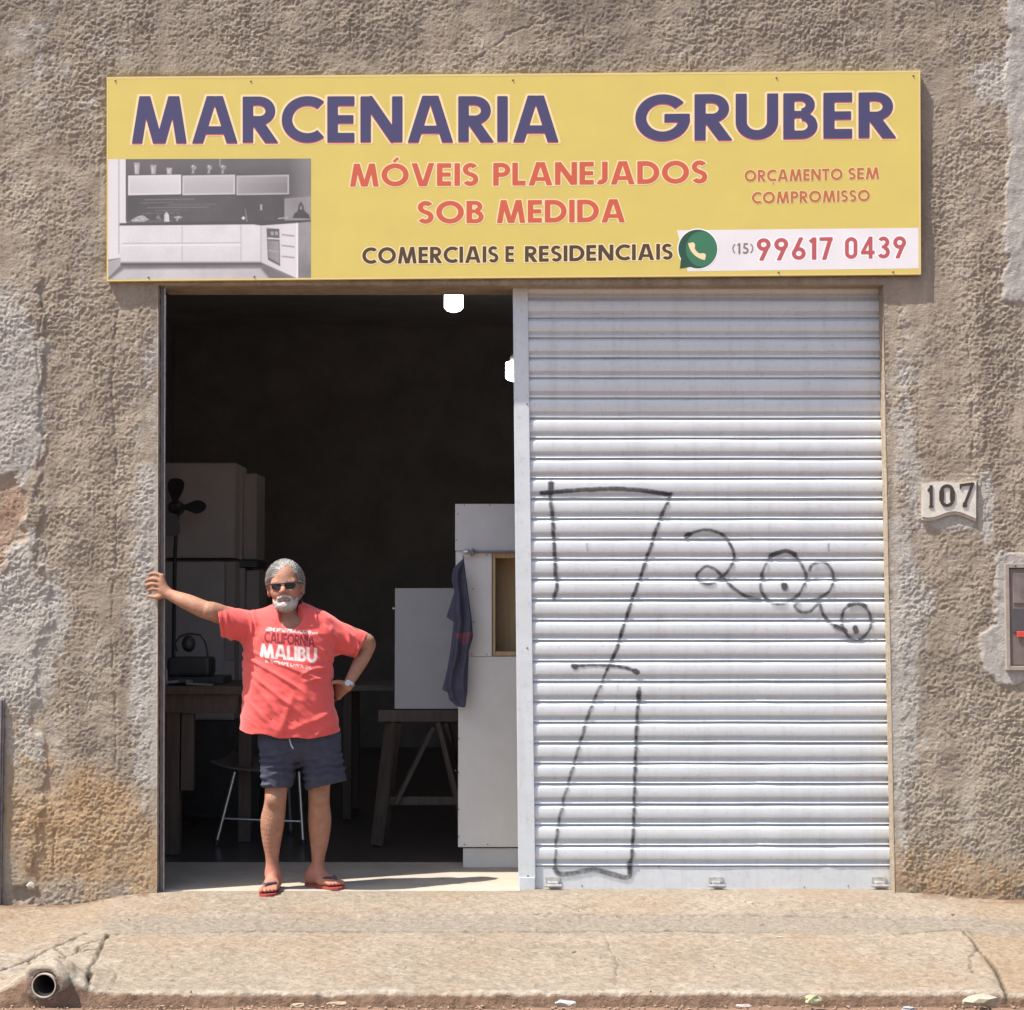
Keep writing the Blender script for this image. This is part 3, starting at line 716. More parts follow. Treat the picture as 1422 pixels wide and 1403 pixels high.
line('99617', 1050, 1157, 331, 329.5, 362, 360.5, M_pink, .07, None, .10, .0035, M_wht2); line('0439', 1172, 1259, 329.5, 328, 360, 358.5, M_pink, .07, None, .10, .0035, M_wht2)
# telephone logo
lg = MB(); c0 = (969, 346); pts = []
for k in range(48):
    a = 2*math.pi*k/48; pts.append((c0[0]+28.5*math.cos(a), c0[1]+28.5*math.sin(a)))
pxq(lg, pts, SG-0.00065); lo = lg.build('logo_border', M_wht2, sgn, recalc=False)
lg = MB(); pts = []
for k in range(48):
    a = 2*math.pi*k/48
    if 118 < math.degrees(a) < 150: 
        if 127 < math.degrees(a) < 142: pts.append((944, 373))
        continue
    pts.append((c0[0]+27*math.cos(a), c0[1]+27*math.sin(a)))
pxq(lg, pts, SG-0.00080); lg.build('logo_disc', M_dgreen, sgn, recalc=False)
lg = MB(); pxq(lg, [(c0[0]+5+21.5*math.cos(2*math.pi*k/40), c0[1]+24.5*math.sin(2*math.pi*k/40)) for k in range(40)], SG-0.00095); lg.build('logo_light_disc', M_green, sgn, recalc=False)
ph = []
for k in range(15):
    t = k/14; a = R(200-110*t-0); ph.append((c0[0]+14+ -math.cos(R(8+74*t))*25, c0[1]-12+math.sin(R(8+74*t))*25))
wd = [4.5, 6, 6.3, 5.5, 4, 3.4, 3.2, 3.2, 3.2, 3.4, 4, 5.5, 6.3, 6, 4.5]; o1 = []; o2 = []
for k, (x, y) in enumerate(ph):
    a_ = ph[max(0, k-1)]; b_ = ph[min(14, k+1)]; dx, dy = b_[0]-a_[0], b_[1]-a_[1]; L = math.hypot(dx, dy)
    o1.append((x+dy/L*wd[k]*1.0, y-dx/L*wd[k]*1.0)); o2.append((x-dy/L*2.6, y+dx/L*2.6))
lg = MB(); pxq(lg, o1+o2[::-1], SG-0.00110); lg.build('logo_handset', M_cream, sgn, recalc=False)
# kitchen picture, printed flat
def poly_sdf(pts, x, y):
    d = np.full(x.shape, 1e9); s = np.ones(x.shape); n = len(pts); j = n-1
    for i in range(n):
        ex, ey = pts[j][0]-pts[i][0], pts[j][1]-pts[i][1]; wx_, wy_ = x-pts[i][0], y-pts[i][1]
        t = np.clip((wx_*ex+wy_*ey)/(ex*ex+ey*ey), 0, 1); d = np.minimum(d, (wx_-ex*t)**2+(wy_-ey*t)**2)
        c1 = y >= pts[i][1]; c2 = y < pts[j][1]; c3 = ex*wy_ > ey*wx_
        fl = (c1 & c2 & c3) | (~c1 & ~c2 & ~c3); s = np.where(fl, -s, s); j = i
    return s*np.sqrt(d)
gu = np.linspace(0, 1, 340); gv = np.linspace(0, 1, 200); GU, GV = np.meshgrid(gu, gv, indexing='ij')
ix = 150.4+GU*(431.8-150.4); iy = 221.3-1.0*GU+GV*(166.9+.0*GU)
val = np.full(ix.shape, .17)
def kp(pts, v, soft=.7):
    global val
    a_ = sst(soft, -soft, poly_sdf(pts, ix, iy)); val = val*(1-a_)+v*a_
nz = fbm(ix, iy, 30, 701); nf = n2(ix, iy, 2.5, 702)
kp([(148, 215), (175.5, 215), (175.5, 312), (168, 315), (168, 358), (148, 361)], .62+.02*nz)
kp([(164.5, 215), (165.8, 215), (165.8, 352), (164.5, 353)], .30); kp([(174.6, 215), (176.6, 215), (176.6, 308), (174.6, 308)], .06)
kp([(176.6, 215), (440, 215), (440, 309), (176.6, 309)], .075+.012*nz+.09*sst(395, 430, ix)+.03*sst(250, 222, iy))
kp([(177, 270), (395, 268), (395, 308), (177, 309)], .055+.012*nz+.02*np.exp(-((ix-280)/60)**2))
kp([(395, 276), (440, 272), (440, 306), (395, 307)], .24+.05*nz)
for y_, a_, b_, v_ in ((277, 200, 270, .16), (281.5, 195, 240, .13), (284, 232, 300, .13), (288, 205, 290, .15), (292, 215, 262, .12), (296, 198, 250, .12)):
    kp([(a_, y_), (b_, y_-.8), (b_, y_+.2), (a_, y_+1.2)], v_+.04*nf, .9)
for i_, (a_, b_) in enumerate(((178, 251.5), (253.3, 326.5), (328.3, 401.5))):
    kp([(a_-1, 243), (b_+1, 241.5), (b_+1, 272), (a_-1, 273)], .05); kp([(a_, 244), (b_, 242.7), (b_, 270), (a_, 271.3)], .60-.11*i_)
    kp([(a_+2.2, 246.3), (b_-2.2, 245), (b_-2.2, 268), (a_+2.2, 269)], (.48-.10*i_)+.10*(ix-a_)/73*(1-1.4*i_)*.6+.05*sst(262, 245, iy))
for x_, v_, h__ in ((186, .34, 16), (209, .32, 13), (231, .36, 9)): kp([(x_, 242-h__), (x_+8, 242.5-h__), (x_+7, 242), (x_+1.2, 242)], v_+.08*nf); kp([(x_+1.5, 242-h__+3), (x_+4, 242-h__+3), (x_+4, 240), (x_+2, 240)], v_+.14)
for x_ in (265, 287, 306): kp([(x_, 232), (x_+3, 229), (x_+8, 231), (x_+7, 235), (x_+4.5, 236), (x_+5, 241.5), (x_+1, 241.5), (x_+2, 236)], .27+.12*nf); kp([(x_+1, 230), (x_+4, 229.5), (x_+3, 233)], .48)
kp([(304.8, 220), (306.2, 220), (306, 231), (305, 231)], .35)
kp([(166, 310), (413, 306), (440, 305), (440, 307.8), (413, 310), (362, 313.6), (350, 312), (166, 314)], .05); kp([(176, 306.5), (240, 305.5), (240, 308), (176, 309)], .10, 1.2)
kp([(167, 313.6), (352, 312), (363, 313.6), (363, 364), (167, 364.5)], .60+.05*nz-.05*sst(330, 362, iy)); kp([(363, 313.6), (413, 310), (413, 387), (363, 364.4)], .52+.08*sst(365, 405, ix)); kp([(413.2, 310), (440, 307), (440, 388), (413.2, 388)], .25+.05*nz-.07*sst(320, 380, iy))
kp([(411.8, 310), (414, 309.8), (414, 388), (411.8, 388)], .72, .5); kp([(361.4, 314), (363, 314), (363, 364), (361.4, 364)], .40, .8)
for q_ in ([(170, 337.8), (334, 336.8), (334, 338.3), (170, 339.3)], [(252.4, 313.5), (253.5, 313.5), (253.5, 364), (252.4, 364)], [(334, 313), (335, 313), (335, 364), (334, 364)], [(168, 363.4), (362, 363), (362, 365), (168, 365.6)]): kp(q_, .33, .8)
kp([(170, 339.5), (334, 338.5), (334, 341), (170, 342)], .68, 1.5)
kp([(148, 361), (168, 366), (362, 365.2), (405, 388), (440, 395), (148, 395)], .14+.03*nz); kp([(148, 392), (172, 374), (362, 373), (378, 392)], .42+.06*nz+.08*np.exp(-((ix-250)/50)**2), 2.5); kp([(148, 364), (167, 359), (167, 369), (150, 386)], .36+.1*nz, 1.2); kp([(168, 365.5), (362, 365), (366, 368), (168, 369.5)], .07, 1.2)
kp([(370, 317), (388, 318), (389, 370), (372, 361)], .09); kp([(372, 334), (387, 335), (387.6, 366), (373.4, 358)], .20+.06*sst(372, 388, ix)); kp([(373, 347), (387, 349), (387, 351), (373, 349)], .32); kp([(371.5, 330), (388, 331), (388, 333), (371.5, 332)], .55, .5)
for x_ in (376, 382): kp([(x_, 321.5), (x_+4, 322), (x_+4, 327), (x_, 326.5)], .30)
for y_ in (325, 340, 355): kp([(391, y_), (409, y_+1.8), (409, y_+4.3), (391, y_+2.2)], .30, .8)
kp([(228, 299), (231, 294), (234.5, 299), (235, 308), (228, 308)], .50+.2*(ix-231)/4*.5); kp([(182, 306), (190, 301), (198, 299), (207, 305), (200, 308), (184, 308)], .34+.16*nf); kp([(240, 302), (248, 300), (254, 302), (248, 304), (246, 308), (244, 303)], .32+.12*nf); kp([(216, 303), (220, 298), (224, 306)], .18)
kp([(335.5, 303), (338, 300.5), (340.5, 303), (338, 305.5)], .62); kp([(342, 308), (340, 290), (341, 290), (344, 308)], .17); kp([(361.5, 284), (364, 284), (364, 292), (361.5, 292)], .34); kp([(386, 303), (400, 301.5), (400, 303), (386, 304.5)], .34)
kp([(406, 303), (409, 296), (413, 294), (415, 284), (418, 280), (421, 285), (423, 293), (429, 298), (431, 304)], .045, .8); kp([(416, 291), (418, 284.5), (420, 291)], .24)
val = np.clip(val*(1+.05*nf)+.02, .02, .8)
Pk = np.array([[tuple(at(float(a_), float(b_), SG-.00035)) for a_, b_ in zip(ra, rb)] for ra, rb in zip(ix[::339], iy[::339])])
V4 = (Pk[0][None, :, :]*(1-gu)[:, None, None]+Pk[1][None, :, :]*gu[:, None, None])
m_k, nt, ln, b = new_mat('printed_picture'); ln.new(mixc(nt, ln, attr(nt, 'tone'), (.012, .004, .003), (1.0, .965, .97)), b.inputs['Base Color']); b.inputs['Roughness'].default_value = .4
npmesh('kitchen_picture', V4.reshape(-1, 3), gridfaces(340, 200)[:, ::-1], m_k, sgn, attrs=dict(tone=val.ravel()), label='printed photograph of a white fitted kitchen with dark worktop')
for px, py in ((348, 112.5), (712, 111), (1078, 108), (206, 385), (353, 384), (1081, 378), (1240, 377.5), (160, 112), (1268, 105)):
    p = at(px, py, SG); s_ = MB(); s_.ball((p.x, SG-0.00050, p.z), (.0055, .004, .0055)); s_.build('screw', M_railm, sgn)

# ================================================================== NUMBER PLATE AND METER BOX
num = thing('house_number_plate', at(1319, 695, -.01), 'white ceramic house number plate reading 107 with a wavy lower edge', 'house number')
M_cer = mat('cream_ceramic', (.60, .565, .50), .35, 0, .15, 20, .001, 60); M_cere = mat('ceramic_rim', (.44, .37, .30), .5, 0, .2, 20)
M_num = mat('dark_number_glaze', (.05, .035, .03), .35, 0, .2, 50)
def wavy(x): return 712+5*math.sin((x-1281)/76*2*math.pi*1.0+.9)+2.5*((x-1281)/76)
top = [(1358, 667), (1339, 669.5), (1300, 668), (1281, 671)]; bot = [(x, wavy(x)) for x in np.linspace(1281, 1357, 20)]
m = MB(); m.prism([(at(x, y, -.035).x, at(x, y, -.035).z) for x, y in [(x, y+6) for x, y in bot]+top], -.014, -.001); m.build('plate_rim', M_cere, num)
m = MB(); m.prism([(at(x, y, -.035).x, at(x, y, -.035).z) for x, y in [(x+.6*(1 if i < 3 else -1 if i > 16 else 0), y+1.5) for i, (x, y) in enumerate(bot)]+[(1356.5, 669), (1338, 671), (1300, 669.5), (1282.5, 672.5)]], -.021, -.0145); m.build('plate_face', M_cer, num)
def slab(name, loops, y0, parent, mt):
    o = filled(name, loops, mt, parent)
    bm = bmesh.new(); bm.from_mesh(o.data); r = bmesh.ops.extrude_face_region(bm, geom=list(bm.faces))
    for v in [v for v in r['geom'] if isinstance(v, bmesh.types.BMVert)]: v.co.y -= .004
    bmesh.ops.recalc_face_normals(bm, faces=bm.faces); bm.to_mesh(o.data); bm.free(); return o
OLD = dict(GL)
GL['1'] = (.46, [seg(.25, .0, .25, 1, .17), seg(.06, .74, .25, .93, .12), seg(.12, .04, .38, .04, .08)])
GL['0'] = (.62, [arc(.31, .30, .21, -180, 0, .13), arc(.31, .70, .21, 0, 180, .13), seg(.10, .29, .10, .71, .19), seg(.52, .29, .52, .71, .19)])
GL['7'] = (.74, [seg(.08, .93, .66, .96, .11), seg(.09, .78, .09, .99, .08), seg(.65, .99, .27, .10, .13), seg(.27, -.0, .29, .2, .19)])
for ch, a in (('1', (1287, 1298, 674, 674, 705, 705)), ('0', (1304, 1326, 672, 672, 705, 705)), ('7', (1331, 1354, 672, 670, 705, 704))):
    slab('digit', text_loops(ch, a[0], a[1], a[2], a[3], a[4], a[5], -.0215, .0), -.0215, num, M_num)
GL.update(OLD)

mb_ = thing('meter_box', at(1440, 856, 0), 'brown electricity meter box set in grey mortar at the right edge', 'meter box')
M_bx = mat('brown_meter_cover', (.16, .125, .11), .4, 0, .25, 10); M_bf = mat('meter_frame', (.30, .26, .225), .6, 0, .2, 20); M_gl = mat('dusty_meter_window', (.09, .08, .085), .15, 0, .3, 12, col2=(.20, .165, .15))
a = at(1397, 931, -.02); b = at(1500, 783, -.02)
m = MB(); fw = .022
for p, q in (((a.x, a.z), (a.x+fw, b.z)), ((b.x-fw, a.z), (b.x, b.z)), ((a.x+fw, a.z), (b.x-fw, a.z+fw)), ((a.x+fw, b.z-fw), (b.x-fw, b.z))): m.rng((p[0], -.030, p[1]), (q[0], .02, q[1]), .002)
m.build('frame', M_bf, mb_)
m = MB(); m.rng((a.x+fw+.002, -.022, a.z+fw+.002), (b.x-fw-.002, .0, b.z-fw-.002), .006); m.build('cover', M_bx, mb_)
w1 = at(1407, 838, -.024); w2 = at(1475, 796, -.024)
m = MB(); m.rng((w1.x, -.027, w1.z), (w2.x, -.0225, w2.z), .002); m.build('window', M_gl, mb_)
w1 = at(1406, 878, -.024); w2 = at(1475, 845, -.024); m = MB(); m.rng((w1.x, -.0262, w1.z), (w2.x, -.0225, w2.z), .0015); m.build('name_strip', mat('grey_meter_strip', (.075, .07, .075), .4), mb_)
w1 = at(1412, 885, -.03); w2 = at(1436, 877, -.03); m = MB(); m.rng((w1.x, -.033, w1.z), (w2.x, -.0265, w2.z), .002); m.build('seal', mat('red_seal', (.55, .06, .045), .5), mb_)
w1 = at(1409, 782, -.024)
m = MB(); m.ball((w1.x, -.031, w1.z-.012), (.006, .004, .006)); m.build('screw', M_railm, mb_)

ps = thing('gate_post', at(-4, 1240, -.01), 'narrow dark steel post at the far left foot of the wall', 'post')
a = at(-14, 1262, -.03); b = at(7, 972, -.03); m = MB(); m.rng((a.x, -.035, a.z), (b.x-.016, -.002, b.z), .002); m.build('post_body', mat('grey_steel', (.22, .20, .20), .5, .3, .3, 10), ps)
m = MB(); m.rng((b.x-.0155, -.026, a.z), (b.x-.006, -.004, b.z), .001); m.build('edge_strip', M_railm, ps)
# ================================================================== INTERIOR THINGS
M_lam = mat('white_laminate', (.62, .605, .58), .45, 0, .05, 6, .0004, 200, .4)
M_lamg = mat('grey_white_laminate', (.50, .50, .505), .5, 0, .06, 6)
M_ply = wood('plywood', (.36, .24, .125), (.46, .33, .19), 5)
M_oldw = wood('old_bench_wood', (.07, .048, .036), (.12, .088, .066), 5)
M_tre = wood('trestle_wood', (.075, .055, .042), (.125, .095, .075), 5)
M_blk = mat('black_plastic', (.03, .028, .03), .45, 0, .2, 20)
M_mach = mat('dark_machine_paint', (.06, .055, .055), .5, .2, .3, 12)
M_chrome = mat('chromed_tube', (.55, .52, .50), .3, .8, .1, 20)
M_seat = mat('worn_dark_seat', (.10, .085, .085), .6, 0, .2, 20)
def pbox(mb, x0, y0, x1, y1, Yf, depth, bev=.001, gap=0):
    a = at(x0, y1, Yf); b = at(x1, y0, Yf)
    mb.rng((a.x+gap, Yf, a.z+gap), (b.x-gap, Yf+depth, b.z-gap), bev)
# tall white cabinet behind the post
tc_ = thing('tall_cabinet', at(700, 1206, .78), 'tall unfinished white laminate cabinet standing beside the shutter post', 'cabinet')
Yc = .78
m = MB(); pbox(m, 643, 1178, 780, 1206, Yc+.03, .5); m.build('plinth', M_lam, tc_)
m = MB(); a = at(636, 1176, Yc+.02); b = at(780, 701, Yc+.02)
m.rng((a.x, Yc+.02, a.z), (a.x+.018, Yc+.56, b.z)); m.build('side_panel', M_lam, tc_)
m = MB(); m.rng((a.x+.019, Yc+.54, a.z), (b.x, Yc+.56, b.z)); m.build('back_panel', M_ply, tc_)
m = MB(); pbox(m, 636, 912, 780, 1176.5, Yc, .018, .001); m.build('lower_door', M_lam, tc_)
m = MB(); pbox(m, 632, 700, 780, 765, Yc-.005, .50, .001); m.build('top_box', M_lamg, tc_)
m = MB(); pbox(m, 632.5, 765.5, 645, 911.5, Yc+.006, .012, .001); pbox(m, 640, 768.5, 683, 911.5, Yc-.004, .012, .001); m.build('filler_panel', M_lam, tc_)
m = MB()
pbox(m, 684, 768.5, 688, 911, Yc-.002, .45, .001); pbox(m, 688.2, 905, 780, 911, Yc-.002, .45, .001); pbox(m, 688.2, 768.5, 780, 775, Yc-.002, .45, .001)
m.build('niche_frame', M_ply, tc_, label='bare plywood sides of the open niche')
m = MB(); pbox(m, 688.2, 775.2, 780, 904.8, Yc+.16, .012, .0); m.build('niche_back', M_ply, tc_)
for px, py in ((636, 714), (634, 750), (645, 701.5), (680, 701.5), (654, 771), (676, 771), (657, 818), (658, 864), (676, 909), (655, 909), (637, 1026), (637, 1073), (637, 1124), (637, 1162), (645, 1173), (677, 1173), (632.5, 1070)):
    p = at(px, py, Yc-.006); s_ = MB(); s_.ball((p.x, Yc-.005, p.z), (.004, .003, .004), 8, 5); s_.build('screw', M_railm, tc_)
cl = thing('bar_clamp', at(680, 767, .74), 'steel bar clamp lying across the white cabinet above its open niche', 'clamp')
p = at(648, 766.5, .74); q = at(775, 766.5, .74)
m = MB(); m.tube([(p.x+.03, .755, p.z), (q.x, .755, p.z)], .008, 8); m.build('bar', M_railm, cl)
m = MB(); m.tube([(p.x-.018, .74, p.z), (p.x+.002, .74, p.z), (p.x+.03, .75, p.z)], [.012, .017, .012], 12); m.build('knob', M_latch, cl)
m = MB(); m.box((p.x+.035, .745, p.z), (.012, .04, .04), .002); m.build('jaw', M_railm, cl)

# grey cabinet box on sawhorses
Yb = 1.75
gc = thing('cabinet_carcass', at(600, 985, Yb), 'light grey cabinet box resting on a wooden trestle behind the hanging shirt', 'cabinet')
m = MB(); pbox(m, 548, 817, 655, 984.5, Yb, .014, .001); m.build('front_panel', M_lamg, gc)
m = MB(); pbox(m, 549, 818, 552.5, 983.5, Yb+.0145, .33, .001); pbox(m, 552.7, 818, 651, 821.5, Yb+.0145, .33, .001); pbox(m, 552.7, 980, 651, 983.5, Yb+.0145, .33, .001); pbox(m, 651.2, 818, 654.7, 983.5, Yb+.0145, .33, .001); m.build('box_sides', M_lam, gc)
m = MB(); p = at(546.5, 845, Yb); m.box((p.x, Yb+.004, p.z), (.018, .012, .012), .002); m.build('hinge', M_latch, gc)
tr = thing('trestle', at(575, 1172, Yb+.1), 'dark wooden trestle with splayed legs under the grey cabinet box', 'trestle')
tz = at(600, 985.5, Yb).z
xl = at(530, 1000, Yb).x; xr = at(668, 1000, Yb).x
m = MB(); m.rng((xl-.02, Yb-.02, tz-.075), (xr, Yb+.06, tz-.002), .003); m.build('top_beam', M_tre, tr)
for (pa, pb, dy) in (((543, 1003), (523, 1172), -.06), ((612, 1003), (655, 1172), -.06), ((548, 1003), (530, 1165), .32), ((615, 1003), (650, 1165), .32)):
    a = at(*pa, Yb+.02); b = at(*pb, Yb+dy); b.z = max(b.z, 0) if b.z > 0 else .0; b.z = 0.0
    m = MB(); m.beam(a, b, .085, .032, .002); m.build('leg', M_tre, tr)
m = MB(); a = at(601, 1010, Yb+.05); b = at(549, 1116, Yb+.0); m.beam(a, b, .06, .025, .002); m.build('brace', M_tre, tr)
m = MB(); a = at(520, 1112, Yb+.03); b = at(655, 1112, Yb+.03); m.beam((at(529, 1112, Yb).x, Yb+.03, a.z), (at(645, 1112, Yb).x, Yb+.03, a.z), .03, .05, .002); m.build('stretcher', M_tre, tr)
# hanging dark shirt
def surfnet(Fv, o, h_):
    ins = Fv < 0; n = np.array(Fv.shape)-1
    s = np.zeros(tuple(n), np.uint8)
    cs = [(a, b, c) for a in (0, 1) for b in (0, 1) for c in (0, 1)]
    for a, b, c in cs: s += ins[a:a+n[0], b:b+n[1], c:c+n[2]]
    act = (s > 0) & (s < 8); ids = np.full(tuple(n), -1, np.int64); ix = np.argwhere(act); ids[act] = np.arange(len(ix))
    acc = np.zeros((len(ix), 3)); cnt = np.zeros(len(ix))
    for a in cs:
        for k in range(3):
            if a[k] == 0:
                b = list(a); b[k] = 1
                fa = Fv[ix[:, 0]+a[0], ix[:, 1]+a[1], ix[:, 2]+a[2]]; fb = Fv[ix[:, 0]+b[0], ix[:, 1]+b[1], ix[:, 2]+b[2]]
                m_ = (fa < 0) != (fb < 0); t = np.where(m_, fa/np.where(m_, fa-fb, 1), 0)
                p_ = np.array(a, float)[None, :].repeat(len(ix), 0); p_[:, k] += t; acc += p_*m_[:, None]; cnt += m_
    V_ = (ix+acc/cnt[:, None])*h_+np.array(o)
    out = []
    for k in range(3):
        u_, v_ = (k+1) % 3, (k+2) % 3
        sl0 = [slice(None)]*3; sl1 = [slice(None)]*3; sl0[k] = slice(0, -1); sl1[k] = slice(1, None)
        ch = ins[tuple(sl0)] != ins[tuple(sl1)]; q = np.argwhere(ch)
        q = q[(q[:, u_] > 0) & (q[:, v_] > 0) & (q[:, u_] < n[u_]) & (q[:, v_] < n[v_])]
        fl = ins[q[:, 0], q[:, 1], q[:, 2]]
        def cid(du, dv): c = q.copy(); c[:, u_] -= du; c[:, v_] -= dv; return ids[c[:, 0], c[:, 1], c[:, 2]]
        qd = np.stack([cid(0, 0), cid(1, 0), cid(1, 1), cid(0, 1)], -1); qd[~fl] = qd[~fl][:, ::-1]; out.append(qd)
    return V_, np.concatenate(out)
hp = [(644, 775), (636, 783), (629, 790), (627, 806), (631, 822), (620, 857), (630, 864), (626, 900), (621, 930), (614, 958), (622, 962), (624, 972), (634, 981), (646, 983), (649, 960), (650, 930), (651, 905), (657, 884), (655, 860), (651, 830), (647, 800)]
Ys = .70; hw = [(at(x, y, Ys).x, at(x, y, Ys).z) for x, y in hp]
ax = np.arange(min(p[0] for p in hw)-.03, max(p[0] for p in hw)+.03, .006); az = np.arange(min(p[1] for p in hw)-.03, max(p[1] for p in hw)+.03, .006); ay = np.arange(Ys-.08, Ys+.07, .006)
SX, SZ = np.meshgrid(ax, az, indexing='ij'); s2 = poly_sdf(hw, SX, SZ)
cxs = np.interp(SZ, [hw[9][1], hw[0][1]], [np.mean([hw[9][0], hw[14][0]]), hw[0][0]])
fold = .020*np.sin((SX-cxs)*75+3*n2(SX, SZ, .25, 3))*sst(0, .03, -s2)+.01*n2(SX, SZ, .07, 4)
F3 = np.maximum(s2[:, None, :], np.abs(ay[None, :, None]-Ys-fold[:, None, :])-.014-.35*np.minimum(.05, np.maximum(-s2, 0))[:, None, :])
V_, Q_ = surfnet(F3, (ax[0], ay[0], az[0]), .006)
hx_, hy_ = proj(V_[:, 0], V_[:, 1], V_[:, 2])
m_, nt, ln, b = new_mat('navy_cloth'); n_ = noise(nt, ln, 150, 3, .6)
ln.new(mixc(nt, ln, attr(nt, 'red'), mixc(nt, ln, n_.outputs['Fac'], (.045, .045, .075), (.065, .065, .10)), (.20, .06, .075)), b.inputs['Base Color']); b.inputs['Roughness'].default_value = .9
hs = thing('hanging_shirt', (hw[0][0], Ys, hw[0][1]), 'navy work shirt with a dull red cuff hanging on the corner of the white cabinet', 'shirt')
npmesh('cloth', V_, Q_, m_, hs, attrs=dict(red=((hx_ > 634)*(hx_ < 657)*(np.abs(hy_-882+(hx_-645)*.1) < 3) + (np.hypot((hx_-645)/8, (hy_-888)/7) < 1)*.6)))
m = MB(); p = at(644, 775, .755); m.tube([(p.x, .78, p.z+.003), (p.x, .70, p.z), (p.x, .69, p.z+.01)], .004, 6); m.build('hook', M_latch, hs)

# far worktable
Yw_ = 2.9
wt = thing('work_table', at(560, 1140, Yw_), 'low dark worktable with a pale edge behind the trestle', 'table')
a = at(470, 952, Yw_); b = at(660, 960, Yw_)
m = MB(); m.rng((a.x, Yw_, b.z), (b.x, Yw_+.7, a.z), .004); m.build('table_top', mat('table_edge', (.19, .155, .14), .6, 0, .2, 8), wt)
for x in (a.x+.06, b.x-.06):
    for y in (Yw_+.06, Yw_+.62): m = MB(); m.rng((x-.03, y-.03, 0), (x+.03, y+.03, b.z-.001), .003); m.build('leg', M_oldw, wt)

# workbench at the left, with tools
Yk = 1.25
wb = thing('workbench', at(260, 1188, Yk), 'heavy old wooden workbench just inside the left jamb', 'workbench')
zt_ = at(250, 953, Yk).z; xa = at(190, 900, Yk).x; xb = at(338, 900, Yk).x
m = MB(); m.rng((xa, Yk, zt_-.05), (xb, Yk+.75, zt_), .004); m.build('bench_top', M_oldw, wb)
m = MB(); m.rng((xa, Yk+.03, zt_-.16), (xb-.04, Yk+.055, zt_-.051), .003); m.build('apron', M_oldw, wb)
for x0_, x1_, zlow in ((228, 248, 0), (252, 268, 0)):
    pass
p0 = at(228, 1000, Yk).x; p1 = at(247, 1000, Yk).x
m = MB(); m.rng((p0, Yk+.06, -.004), (p1, Yk+.15, zt_-.052), .004); m.build('leg', M_oldw, wb)
p0 = at(249, 1000, Yk).x; p1 = at(266, 1000, Yk).x; zz = at(250, 1098, Yk+.06).z
m = MB(); m.rng((p0, Yk+.06, zz), (p1, Yk+.12, zt_-.17), .003); m.build('hanging_board', M_tre, wb)
for x in (xb-.12, xa+.05): m = MB(); m.rng((x, Yk+.6, -.004), (x+.08, Yk+.69, zt_-.052), .004); m.build('leg', M_oldw, wb)
ms = thing('bench_saw', at(265, 950, Yk+.3), 'dark motor-driven saw standing on the old workbench', 'saw')
Ym = Yk+.35; c = at(262, 894, Ym)
m = MB(); m.ball((c.x, Ym, c.z), (.042, .05, .052), 16, 10); m.build('motor', M_mach, ms, True)
c = at(266, 930, Ym); m = MB(); m.box((c.x, Ym, c.z+.02), (.26, .24, .115), .02); m.build('housing', M_mach, ms)
c2 = at(262, 950, Ym); m = MB(); m.rng((c2.x-.22, Ym-.16, zt_+.001), (c2.x+.24, Ym+.16, c.z-.038), .006); m.build('table', M_mach, ms)
m = MB(); pts = [at(x, y, Ym-.05) for x, y in ((246, 905), (243, 893), (250, 884), (262, 880), (278, 882), (285, 892), (288, 905), (289, 920))]; m.tube(pts, .006, 8); m.build('handle', M_blk, ms, True)
pp = at(262, 938, Yk+.1)
tr_ = MB(); q = [at(x, y, Yk+.15) for x, y in ((235, 943), (252, 938), (268, 942), (262, 948), (245, 949))]
vs_ = [tr_.bm.verts.new((v.x, Yk+.06+.15*(i % 3)*.6, zt_+.012+.006*(i % 2))) for i, v in enumerate(q)]; tr_.bm.faces.new(vs_)
r = bmesh.ops.extrude_face_region(tr_.bm, geom=list(tr_.bm.faces)); [setattr(v.co, 'z', v.co.z+.014) for v in r['geom'] if isinstance(v, bmesh.types.BMVert)]
tag(tr_.build('paper_sheet', mat('dusty_paper', (.30, .27, .25), .8)), 'crumpled pale paper on the front of the old workbench', 'paper')
a = at(257, 952, Yk); b = at(294, 956, Yk); m = MB(); m.box(((a.x+b.x)/2, Yk+.05, zt_+.008), (b.x-a.x, .05, .012), .002, Matrix.Rotation(R(3), 3, 'Y')); tag(m.build('wood_offcut', mat('pale_offcut', (.30, .26, .22), .7)), 'thin pale offcut lying along the edge of the old workbench', 'offcut')
a = at(231, 915, Yk+.1); b = at(231.5, 936, Yk+.1); m = MB(); m.tube([(a.x, Yk+.1, zt_), (a.x, Yk+.1, zt_+.085)], .009, 10); m.tube([(a.x, Yk+.1, zt_+.085), (a.x, Yk+.1, zt_+.1)], .006, 10)
tag(m.build('glue_bottle', mat('pale_bottle', (.35, .32, .32), .4)), 'slim pale bottle on the workbench close to the jamb', 'bottle')

# stacked carcasses, boards and fan at the far left
Yq = 3.0
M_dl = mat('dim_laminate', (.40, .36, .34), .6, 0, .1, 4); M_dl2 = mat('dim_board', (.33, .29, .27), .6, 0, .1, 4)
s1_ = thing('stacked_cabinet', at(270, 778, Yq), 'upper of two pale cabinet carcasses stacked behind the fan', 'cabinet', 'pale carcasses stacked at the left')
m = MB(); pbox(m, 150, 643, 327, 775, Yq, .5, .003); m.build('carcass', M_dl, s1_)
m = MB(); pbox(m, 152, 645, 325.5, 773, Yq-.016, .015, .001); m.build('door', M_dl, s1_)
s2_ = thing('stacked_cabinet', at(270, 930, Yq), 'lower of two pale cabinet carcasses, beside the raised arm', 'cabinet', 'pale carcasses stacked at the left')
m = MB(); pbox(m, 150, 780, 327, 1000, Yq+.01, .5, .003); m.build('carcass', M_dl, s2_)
m = MB(); pbox(m, 152, 783, 312, 998, Yq-.008, .016, .001); m.build('door', M_dl, s2_)
